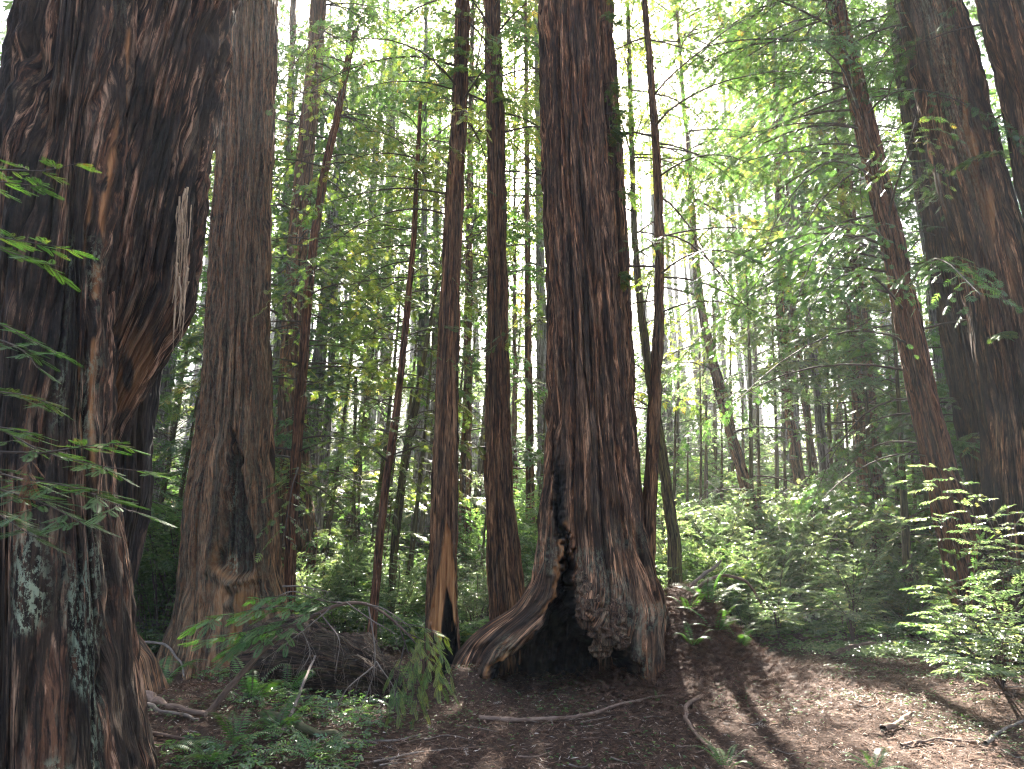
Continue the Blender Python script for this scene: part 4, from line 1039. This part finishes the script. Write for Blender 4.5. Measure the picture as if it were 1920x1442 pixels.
# ================================================================== STICKS, ROOTS AND LOGS
def gstick(keys, rad, label, mat_=None, name="stick", lift=.4, seed=0, n=22, taper=.5, cat="stick", group=None, rough=.25):
    P = np.array([on_ground(*k[:2]) + np.array([0, 0, (k[2] if len(k) > 2 else 0) + rad * lift]) for k in keys])
    P = smooth_path(P, n); base = P[len(P) // 2].copy()
    P[:, 2] += (noise3(np.arange(n) * .35, seed, 0, 3) - .5) * rad * .8; P[:, 0] += (noise3(np.arange(n) * .4, seed, 5, 3) - .5) * rad * 1.4
    mb = MB(); tube(mb, P - base, np.linspace(rad, rad * taper, n), 8, 0, .5, rough, seed)
    o = link(name, mb.mesh(name, [mat_ or M_STICK], True)); o.location = base
    return tag(o, label, cat, group)
gstick([(898, 1349), (960, 1353), (1040, 1351), (1110, 1341), (1160, 1323), (1230, 1309), (1300, 1301)], .024, "long pale root snaking across the litter below the cave mouth", M_ROOT, "root", .5, 1, 40, cat="root")
gstick([(1322, 1306), (1292, 1320), (1283, 1343), (1294, 1367), (1320, 1392), (1342, 1413)], .027, "thick brown root curled like a hook right of the cave", M_ROOT, "root", .6, 2, 30, cat="root")
gstick([(1300, 1322), (1312, 1340), (1335, 1350), (1350, 1352)], .012, "short dark root beside the hooked one", M_STICKB, "root", .5, 3, cat="root")
gstick([(510, 1352), (545, 1366), (600, 1381), (650, 1393)], .055, "mossy log lying beside the ferns", M_MOSS, "log", .5, 4, cat="log")
gstick([(268, 1310), (320, 1332), (385, 1346)], .05, "pale broken branch lying left of the bent sapling", M_ROOT, "log", .5, 5, cat="log")
gstick([(262, 1322), (300, 1336), (372, 1352)], .03, "thinner pale stick under the broken branch", M_STICK, "log", .5, 6, cat="stick")
gstick([(250, 1370), (300, 1380), (360, 1392), (392, 1402)], .022, "brown stick near the foot of the giant trunk", M_STICKB, seed=7)
gstick([(262, 1250, .35), (300, 1250, .34), (335, 1268, .2), (345, 1278, .05)], .022, "curved grey branch arching beside the giant trunk", M_STICK, "fallen_branch", .5, 8, cat="branch")
gstick([(523, 1382), (540, 1360, .02), (565, 1330, .2), (588, 1300, .42), (592, 1288, .5)], .020, "bare grey stick standing up out of the litter near the mossy log", M_STICK, seed=9)
gstick([(0, 1400, .05), (40, 1378, .1), (98, 1366, .16)], .02, "dark stick poking in front of the giant trunk's foot", M_STICKB, seed=10)
gstick([(1550, 1234), (1590, 1226, .05), (1640, 1216, .05)], .06, "short dark log lying at the back of the clearing", M_STICKB, "log", .5, 11, cat="log")
gstick([(1620, 1186, .15), (1680, 1172, .2), (1750, 1166, .2), (1800, 1172, .1)], .035, "thin dark branch lying behind the bright clover patch", M_STICKB, "fallen_branch", .5, 12, cat="branch")
def astick(keys, rad, label, mat_, name, seed, cat):
    P = smooth_path([at(*k) for k in keys], 26); base = P[13].copy()
    P[:, 2] += (noise3(np.arange(26) * .35, seed, 0, 3) - .5) * rad
    mb = MB(); tube(mb, P - base, np.linspace(rad, rad * .5, 26), 8, 0, .5, .3, seed)
    o = link(name, mb.mesh(name, [mat_], True)); o.location = base; return tag(o, label, cat)
astick([(1283, 1125, 12.0), (1325, 1088, 12.0), (1365, 1078, 12.0), (1405, 1092, 12.0), (1432, 1140, 12.0)], .035, "dark branch arching like a hoop above the ferns", M_STICKB, "fallen_branch", 13, "branch")
astick([(1270, 1130, 12.4), (1310, 1085, 12.4), (1352, 1052, 12.4)], .045, "thick broken branch next to the hoop shaped one", M_STICK, "fallen_branch", 14, "branch")
astick([(972, 1120, 11.6), (1000, 1085, 11.5), (1022, 1052, 11.4)], .022, "thin mossy branch leaning against the left side of the cave tree", M_MOSS, "fallen_branch", 15, "branch")
gstick([(1425, 1255), (1470, 1268), (1520, 1282), (1545, 1265, .06)], .018, "dark forked twig in the middle of the clearing", M_STICKB, seed=15)
gstick([(1690, 1400), (1760, 1388), (1830, 1392)], .022, "dark stick lying across the lower right of the clearing", M_STICKB, seed=16)
gstick([(1660, 1372), (1690, 1356), (1706, 1338)], .035, "stubby brown log end in the clearing", M_ROOT, "log", .5, 17, cat="log")
gstick([(1850, 1395), (1880, 1370), (1925, 1350)], .02, "pale sunlit stick at the lower right edge", M_STICK, seed=18)
gstick([(1570, 1308), (1630, 1330), (1650, 1320), (1640, 1300)], .012, "thin curled pale twig on the sunlit litter", M_STICK, seed=19)
gstick([(555, 1372), (640, 1388), (740, 1392), (790, 1380)], .014, "long thin twig leading right from the mossy log", M_STICK, seed=20)
gstick([(640, 1396), (690, 1390), (745, 1408)], .010, "small pale twig under the long thin one", M_STICK, seed=21)
gstick([(700, 1430), (780, 1412), (850, 1404)], .010, "thin pale twig near the lower middle edge", M_STICK, seed=22)
rs = R(99)
gr = ["twigs scattered left of the cave", "twigs scattered right of the hooked root"]
for i in range(64):
    left = i % 2 == 0
    x0 = rs.uniform(430, 1150) if left else rs.uniform(1180, 1900); y0 = rs.uniform(1320, 1440) if left else rs.uniform(1260, 1440)
    a = rs.normal(0, .5); L_ = rs.uniform(25, 90); c = rs.normal(0, 14)
    gstick([(x0, y0), (x0 + L_ * .5 * math.cos(a), min(1470, y0 + L_ * .2 * math.sin(a) + c * .4)), (x0 + L_ * math.cos(a), min(1470, y0 + L_ * .4 * math.sin(a)))], rs.uniform(.004, .010),
           "one of the small twigs strewn on the litter left of the hooked root" if left else "one of the small twigs strewn on the clearing right of the hooked root", [M_STICK, M_STICKB, M_ROOT][i % 3], "twig", .8, 30 + i, 9, .4, "twig", gr[0] if left else gr[1])

M_DIRT = bark_mat("root_soil", (.022, .013, .008), (.055, .030, .018), (.11, .06, .035), .6, (.09, .07, .03), .5, 1.0, 1.6)
# root mass behind the bent sapling
P = smooth_path([at(455, 1250, 9.7), at(540, 1238, 9.3), at(620, 1250, 9.0), at(700, 1268, 8.8), at(752, 1290, 8.75)], 60)
th = np.linspace(0, 2 * math.pi, 120, endpoint=False)
rad = np.interp(np.linspace(0, 1, 60), [0, .2, .5, .8, 1], [.40, .58, .46, .42, .14])
V = P[:, None].copy() + 0
Rr = rad[:, None] * (1 + .45 * (fbm(np.cos(th)[None] * 1.8 + 4, np.sin(th)[None] * 1.8 + 4, np.linspace(0, 5, 60)[:, None], 88, 4) - .5) * 2 + .18 * (fbm(np.cos(th)[None] * 6, np.sin(th)[None] * 6, np.linspace(0, 18, 60)[:, None], 89, 3) - .5))
V = np.stack([np.broadcast_to(P[:, None, 0], Rr.shape), P[:, None, 1] + Rr * np.cos(th)[None], P[:, None, 2] + Rr * np.sin(th)[None] * 1.0], -1)
i = np.arange(59)[:, None] * 120; j = np.arange(120)[None]; k = (j + 1) % 120
mb = MB(); base = P[30]
mb.add((V - base).reshape(-1, 3), np.stack([i + j, i + k, i + 120 + k, i + 120 + j], -1).reshape(-1, 4), 0, .5, np.stack([np.cos(th)[None] * .4 + 0 * Rr, np.sin(th)[None] * .4 + 0 * Rr, np.linspace(0, 2.5, 60)[:, None] + 0 * Rr], -1).reshape(-1, 3))
o = link("root_mass", mb.mesh("root_mass", [M_DIRT], True)); o.location = base
tag(o, "lumpy brown root mass lying low behind the bent sapling", "root mass")
rq = R(77); mb = MB()
for _ in range(900):
    a_ = int(rq.integers(0, 60)); b_ = int(rq.integers(30, 110)); p0 = V[a_, b_] - base if False else V[a_, int((b_ + 90) % 120)] - base
    d_ = np.array([rq.normal(0, .10), rq.normal(-.05, .06), rq.normal(-.04, .08)]) * 1.3
    tube(mb, [p0, p0 + d_ * .5 + rq.normal(0, .02, 3), p0 + d_ + [0, 0, -.03]], [.004, .003, .001], 3, 0)
link("rootlets", mb.mesh("rootlets", [M_STICKB]), o).name = "rootlet_fringe"
P = smooth_path([at(236, 1215, 8.2), at(262, 1262, 8.0), at(270, 1320, 7.9)], 40)
mb = MB(); base = P[20]; tube(mb, P - base, np.linspace(.16, .22, 40), 60, 0, .5, .4, 9)
o = link("stump", mb.mesh("stump", [M_BARK2], True)); o.location = base; tag(o, "small knobbly stump peeking out right of the giant trunk", "stump")

# ================================================================== BENT SAPLING, FOREGROUND SPRAYS
def px_path(keys, n=20): return smooth_path([at(*k) for k in keys], n)
def spray_branch(mb, keys, rad, m, tl, tm, size, r, k=5, droop=.3, t0=.25, var=(.3, .7), n=16, up=None, bare=False, wood=1):
    P = px_path(keys, n); tube(mb, P, np.linspace(rad, rad * .25, n), 6, wood, .5, .2)
    poly, pos, D = twigs(P, m, tl, r, t0, droop, k)
    for q_ in poly: tube(mb, q_, np.linspace(.0028, .001, len(q_)), 3, wood)
    if not bare:
        place(mb, tm, pos, D, size * r.uniform(.75, 1.2, len(pos)), up, 0, r.uniform(*var, len(pos)), .16, r)
        place(mb, tm, poly[:, -1], poly[:, -1] - poly[:, -2], size * r.uniform(.9, 1.3, len(poly)), up, 0, r.uniform(*var, len(poly)), .16, r)
def thing_from(name, me, base, label, cat, parent=None):
    o = link(name, me, parent)
    if parent is None: o.location = base
    return tag(o, label, cat)
g = on_ground(388, 1338)
bs = empty("bent_sapling", tuple(g), "thin sapling bent over into an arch with drooping bare twigs, near the ferns", "sapling")
mb = MB(); P = px_path([(388, 1345, g[1]), (420, 1300, g[1] + .05), (500, 1212, 7.3), (565, 1165, 7.4), (640, 1130, 7.5), (690, 1130, 7.6), (735, 1160, 7.6), (775, 1200, 7.5)], 40)
P[0] = g; tube(mb, P, np.linspace(.034, .010, 40), 10, 0, .5, .2, 5)
o = link("stem", mb.mesh("stem", [M_STICKB], True), bs); o.location = -Vector(bs.location)
rr_ = R(123)
for keys in ([(560, 1168, 7.4), (585, 1225, 7.3), (560, 1262, 7.2)], [(600, 1150, 7.4), (640, 1200, 7.2), (630, 1250, 7.2)], [(690, 1132, 7.6), (705, 1220, 7.5), (700, 1280, 7.45), (672, 1335, 7.4)],
             [(705, 1240, 7.5), (740, 1290, 7.4), (745, 1330, 7.4)], [(640, 1130, 7.5), (600, 1128, 7.3), (545, 1102, 7.2), (490, 1140, 7.1)], [(530, 1100, 7.2), (560, 1098, 7.2), (620, 1110, 7.3)],
             [(650, 1130, 7.5), (700, 1165, 7.3), (745, 1190, 7.3)], [(620, 1140, 7.4), (560, 1190, 7.2), (490, 1240, 7.1)], [(700, 1250, 7.4), (650, 1290, 7.3), (630, 1330, 7.3)], [(680, 1131, 7.6), (720, 1140, 7.5), (770, 1175, 7.4)]):
    mb = MB(); P = px_path(keys, 14); tube(mb, P, np.linspace(.009, .003, 14), 5, 0, .5, .3)
    poly, _, _ = twigs(P, 9, .22, rr_, .3, .9, 4)
    for q_ in poly: tube(mb, q_, [.003, .0025, .002, .0015, .001], 3, 0)
    o = link("bare_twig", mb.mesh("bare_twig", [M_STICK]), bs); o.location = -Vector(bs.location)
for lab, items in (("green_spray", [[(620, 1140, 7.3), (520, 1135, 7.0), (430, 1150, 6.9), (378, 1168, 6.8)], [(600, 1150, 7.3), (520, 1165, 7.1), (440, 1190, 7.0), (380, 1200, 6.9)], [(640, 1132, 7.4), (560, 1115, 7.2), (480, 1120, 7.1)], [(560, 1170, 7.3), (500, 1185, 7.1), (440, 1210, 7.0)]]),
                   ("yellow_spray", [[(740, 1165, 7.6), (790, 1175, 7.5), (835, 1190, 7.4)], [(760, 1185, 7.5), (800, 1230, 7.4), (830, 1280, 7.3)], [(750, 1180, 7.5), (775, 1250, 7.4), (790, 1330, 7.3)], [(760, 1200, 7.5), (745, 1270, 7.3), (740, 1320, 7.2)], [(770, 1190, 7.5), (820, 1210, 7.3), (830, 1240, 7.2)]])):
    mb = MB()
    for keys in items:
        gs = lab[0] == "g"
        spray_branch(mb, keys, .007, 12 if gs else 7, .30 if gs else .26, T_NEAR, .17 if gs else .13, rr_, 4, .25 if gs else .8, .12, (.25, .8) if gs else (.2, .75), 12)
    o = link(lab, mb.mesh(lab, [M_FERN if gs else M_YEL, M_TWIG]), bs); o.location = -Vector(bs.location)

# young redwood just outside the left edge, its flat sprays reaching in front of the giant trunk
base = np.array([-3.75, 3.6, hz(-3.75, 3.6)])
ys = empty("young_redwood", tuple(base), "young redwood at the left edge reaching flat green sprays across the giant trunk", "tree")
mb = MB(); tube(mb, [base, base + [.02, 0, 1.5], base + [-.02, .05, 3.2], base + [.0, .05, 4.4]], [.03, .024, .016, .006], 10, 0)
o = link("trunk", mb.mesh("trunk", [M_TWIG], True), ys); o.location = -Vector(ys.location)
for keys, m, tl, sz, br in (
    ([(-60, 320, 3.5), (20, 318, 3.3), (90, 322, 3.2), (152, 304, 3.15)], 7, .13, .085, .5), ([(-60, 345, 3.5), (0, 340, 3.3), (80, 350, 3.2)], 6, .13, .085, .3),
    ([(-60, 430, 3.5), (0, 445, 3.3), (60, 455, 3.2), (112, 462, 3.15)], 9, .16, .09, .5), ([(-60, 440, 3.4), (10, 470, 3.2), (70, 490, 3.15), (112, 500, 3.1)], 8, .15, .09, .3),
    ([(-60, 585, 3.5), (0, 605, 3.3), (60, 640, 3.2), (122, 668, 3.1)], 10, .16, .085, .3), ([(-60, 640, 3.3), (0, 635, 3.2), (50, 660, 3.1), (70, 690, 3.05)], 7, .13, .08, .2),
    ([(-60, 725, 3.4), (0, 735, 3.3), (50, 740, 3.2), (95, 757, 3.1)], 8, .14, .085, .5),
    ([(-60, 790, 3.5), (20, 810, 3.2), (70, 850, 3.1), (150, 865, 3.05), (240, 885, 3.0), (285, 884, 3.0)], 16, .17, .09, .4),
    ([(-60, 860, 3.4), (30, 900, 3.2), (110, 905, 3.1), (190, 930, 3.0), (245, 960, 2.95)], 17, .22, .10, .2), ([(-60, 905, 3.4), (30, 925, 3.1), (100, 950, 3.0), (160, 985, 2.9)], 14, .20, .10, .1),
    ([(-60, 800, 3.3), (0, 800, 3.1), (60, 812, 3.0)], 8, .12, .08, .4), ([(-60, 950, 3.3), (-10, 960, 3.1), (30, 985, 3.0), (60, 1005, 2.95)], 9, .14, .09, .2), ([(80, 850, 3.1), (170, 835, 3.05), (232, 830, 3.0)], 8, .11, .08, .5)):
    k0 = at(*keys[0])
    mb = MB(); tube(mb, smooth_path([[-3.75, 3.6, k0[2] + .05], (k0 + [-3.75, 3.6, k0[2]]) / 2 + [0, 0, .06], k0], 10), np.linspace(.009, .006, 10), 6, 1)
    spray_branch(mb, keys, .006, m, tl, T_NEAR, sz, rr_, 4, .12, .15, (br, br + .45), 16)
    o = link("branch", mb.mesh("branch", [M_FERN, M_TWIG]), ys); o.location = -Vector(ys.location)
mb = MB(); spray_branch(mb, [(50, 850, 3.1), (58, 890, 3.08), (50, 935, 3.06)], .004, 10, .04, T_NEAR, .05, rr_, 3, .6, .1, (.3, .9), 8)
o = link("dead_spray", mb.mesh("dead_spray", [M_DEADF, M_TWIG]), ys); o.location = -Vector(ys.location)

# broad leaved shrubs at the right
def shrub(name, label, basepx, stems, seed, mat_, sz, m=12, tl=.4, tm=T_BROADN, k=5):
    g = on_ground(*basepx); root = empty(name, tuple(g), label, "shrub"); r = R(seed)
    for keys in stems:
        mb = MB(); K = [tuple(q_) for q_ in keys]
        P = smooth_path([g] + [at(*q_) for q_ in K], 18)
        tube(mb, P, np.linspace(.014, .003, 18), 6, 1, .5, .2)
        poly, pos, D = twigs(P, m, tl, r, .35, .15, k)
        for q_ in poly: tube(mb, q_[[0, 2, -1]], [.004, .003, .0015], 4, 1)
        place(mb, tm, pos, D, sz * r.uniform(.7, 1.2, len(pos)), None, 0, np.clip(r.normal(.5, .25, len(pos)), 0, 1), .3, r)
        o = link("branch", mb.mesh("branch", [mat_, M_TWIG]), root); o.location = -Vector(root.location)
    return root
shrub("shrub", "light leaved shrub low at the right edge beside the clearing", (1880, 1290), [
    [(1850, 1200, 8.0), (1800, 1130, 7.8), (1765, 1095, 7.6)], [(1880, 1180, 8.0), (1860, 1110, 7.8), (1840, 1085, 7.7)], [(1900, 1180, 8), (1905, 1110, 7.8), (1925, 1075, 7.7)], [(1830, 1230, 7.8), (1780, 1180, 7.5), (1745, 1140, 7.3)],
    [(1840, 1250, 7.8), (1790, 1230, 7.4), (1760, 1230, 7.2)], [(1880, 1220, 7.8), (1850, 1170, 7.3), (1830, 1150, 7.0)], [(1900, 1230, 7.8), (1930, 1180, 7.3), (1960, 1150, 7.0)], [(1870, 1250, 7.6), (1880, 1200, 7.1), (1890, 1180, 6.9)], [(1860, 1260, 7.5), (1820, 1240, 7.0), (1800, 1260, 6.8)]], 301, M_LIGHT, .115, 19, .40)
shrub("shrub", "second pale leaved shrub filling the gap behind the low one at the right edge", (1800, 1245), [
    [(1790, 1180, 9.8), (1760, 1120, 9.6), (1715, 1100, 9.4)], [(1800, 1170, 9.8), (1800, 1090, 9.6), (1790, 1040, 9.4)], [(1810, 1180, 9.8), (1850, 1110, 9.6), (1880, 1060, 9.4)], [(1790, 1200, 9.7), (1740, 1170, 9.4), (1700, 1165, 9.2)],
    [(1800, 1190, 9.6), (1780, 1140, 9.2), (1760, 1110, 9.0)], [(1815, 1190, 9.7), (1840, 1150, 9.3), (1850, 1120, 9.1)], [(1805, 1160, 9.8), (1830, 1070, 9.7), (1840, 1010, 9.5)]], 306, M_BROAD, .11, 20, .42)
shrub("tall_shrub", "taller arching shrub with glossy leaves in front of the huge ridged trunk", (1900, 1215), [
    [(1880, 1050, 9.2), (1830, 950, 9.0), (1770, 895, 8.8), (1700, 900, 8.6)], [(1885, 1040, 9.2), (1850, 940, 8.9), (1800, 880, 8.7), (1745, 868, 8.5)], [(1890, 1050, 9.2), (1890, 960, 8.9), (1905, 920, 8.7), (1960, 930, 8.5)],
    [(1870, 1060, 9.1), (1800, 980, 8.9), (1720, 950, 8.7), (1640, 975, 8.5)], [(1880, 1080, 9.0), (1840, 1000, 8.8), (1790, 960, 8.6)], [(1900, 1050, 9), (1870, 980, 8.7), (1850, 930, 8.4)]], 302, M_LIGHT, .125, 26, .50)
shrub("leafy_shrub", "wide pale leaved shrub leaning into the clearing from its far side", (1600, 1205), [
    [(1590, 1110, 12), (1560, 1050, 11.8), (1510, 1020, 11.6)], [(1600, 1100, 12), (1600, 1020, 11.7), (1580, 975, 11.5)], [(1610, 1110, 12), (1650, 1030, 11.7), (1690, 980, 11.5)], [(1580, 1140, 11.9), (1530, 1110, 11.5), (1480, 1100, 11.2)],
    [(1600, 1120, 11.8), (1570, 1060, 11.3), (1540, 1040, 11)], [(1590, 1150, 11.8), (1550, 1140, 11.3), (1500, 1150, 11)], [(1600, 1100, 12.0), (1620, 1000, 11.8), (1650, 940, 11.6)]], 303, M_LIGHT, .13, 22, .5)
shrub("drooping_shrub", "thin shrub arching over the left end of the clearing with small leaves", (1460, 1195), [
    [(1450, 1130, 12), (1420, 1060, 11.8), (1380, 1030, 11.6)], [(1460, 1120, 12), (1470, 1040, 11.8), (1490, 990, 11.6)], [(1450, 1140, 11.8), (1400, 1110, 11.6), (1350, 1090, 11.4)], [(1470, 1130, 12), (1520, 1080, 11.8), (1560, 1070, 11.6)]], 304, M_LIGHT, .12, 18, .45)

# ferns
def fp(px, py): 
    g = on_ground(px, py); return g[0], g[1]
for px, py, n, s_, dead, lab in (
    (470, 1318, 10, .75, 1, "sword fern below the arch of the bent sapling"), (535, 1300, 7, .65, 0, "fern with one long pale frond reaching toward the root mass"), (440, 1405, 9, .62, 0, "dense fern at the lower left beside the bent sapling's foot"),
    (520, 1372, 8, .6, 2, "fern with a browning frond next to the mossy log"), (400, 1437, 8, .5, 1, "fern low in the left corner by the giant trunk"), (590, 1432, 7, .45, 1, "small pale fern at the lower edge left of the twigs"),
    (300, 1290, 8, .7, 0, "dark fern in the shade right of the giant trunk"), (370, 1268, 7, .6, 0, "fern in front of the massive redwood's base"),
    (1345, 1190, 9, .75, 6, "sword fern with dead brown fronds at the right foot of the mound"), (1420, 1172, 10, .95, 3, "large sunlit fern with long arching fronds right of the mound"), (1292, 1150, 5, .6, 3, "fern growing out of the mound's shoulder"),
    (1385, 1215, 6, .6, 5, "half withered fern at the edge of the clearing"), (1300, 1215, 7, .55, 5, "small fern with brown fronds halfway down the mound"), (1262, 1112, 6, .5, 3, "small fern at the very top of the mound"), (1330, 1140, 8, .8, 3, "bright upright fern behind the mound"), (1500, 1180, 7, .6, 2, "fern under the thin arching shrub"),
    (1360, 1446, 8, .40, 0, "flat low fern at the lower edge right of the hooked root"), (1640, 1446, 7, .35, 0, "flat low fern at the lower right edge"), (740, 1330, 4, .35, 0, "tiny fern by the yellow green sprays"), (1230, 1316, 4, .22, 0, "tiny fern at the right corner of the cave mouth")):
    x, y = fp(px, py); fern(x, y, n, s_ * 1.15, lab, int(px), dead)
for i, (px, Y) in enumerate([(590, 17), (660, 19), (520, 16), (730, 16.5), (780, 18), (1010, 17), (960, 15.5), (870, 15), (1560, 14.5), (1680, 14.8), (1750, 14), (690, 14.5), (610, 14.2), (820, 13.8), (1320, 14), (1250, 13.2)]):
    x = X(px, Y, 1000)
    fern(x, Y, 9, 1.15, f"one of the ferns between the bushes {zone(px)}", 700 + i, 1, f"slope ferns {zone(px)}")

# ================================================================== HAZE
hm = bpy.data.materials.new("haze_air"); hm.use_nodes = True; ht = hm.node_tree; ht.nodes.clear()
ho = ht.nodes.new("ShaderNodeOutputMaterial"); hv = ht.nodes.new("ShaderNodeVolumePrincipled")
hv.inputs["Color"].default_value = (.90, .94, .97, 1); hv.inputs["Density"].default_value = .0013; hv.inputs["Anisotropy"].default_value = .35
ht.links.new(hv.outputs[0], ho.inputs["Volume"])
bx0, bx1, by0, by1, bz0, bz1 = -130, 130, -8, 140, -3, 68
vs = [(x, y, z) for z in (bz0, bz1) for y in (by0, by1) for x in (bx0, bx1)]
hme = bpy.data.meshes.new("haze"); hme.from_pydata(vs, [], [(0, 2, 3, 1), (4, 5, 7, 6), (0, 1, 5, 4), (2, 6, 7, 3), (0, 4, 6, 2), (1, 3, 7, 5)]); hme.materials.append(hm)
hzo = bpy.data.objects.new("haze", hme); COL.objects.link(hzo); hzo["kind"] = "stuff"; hzo["label"] = "thin pale forest haze"
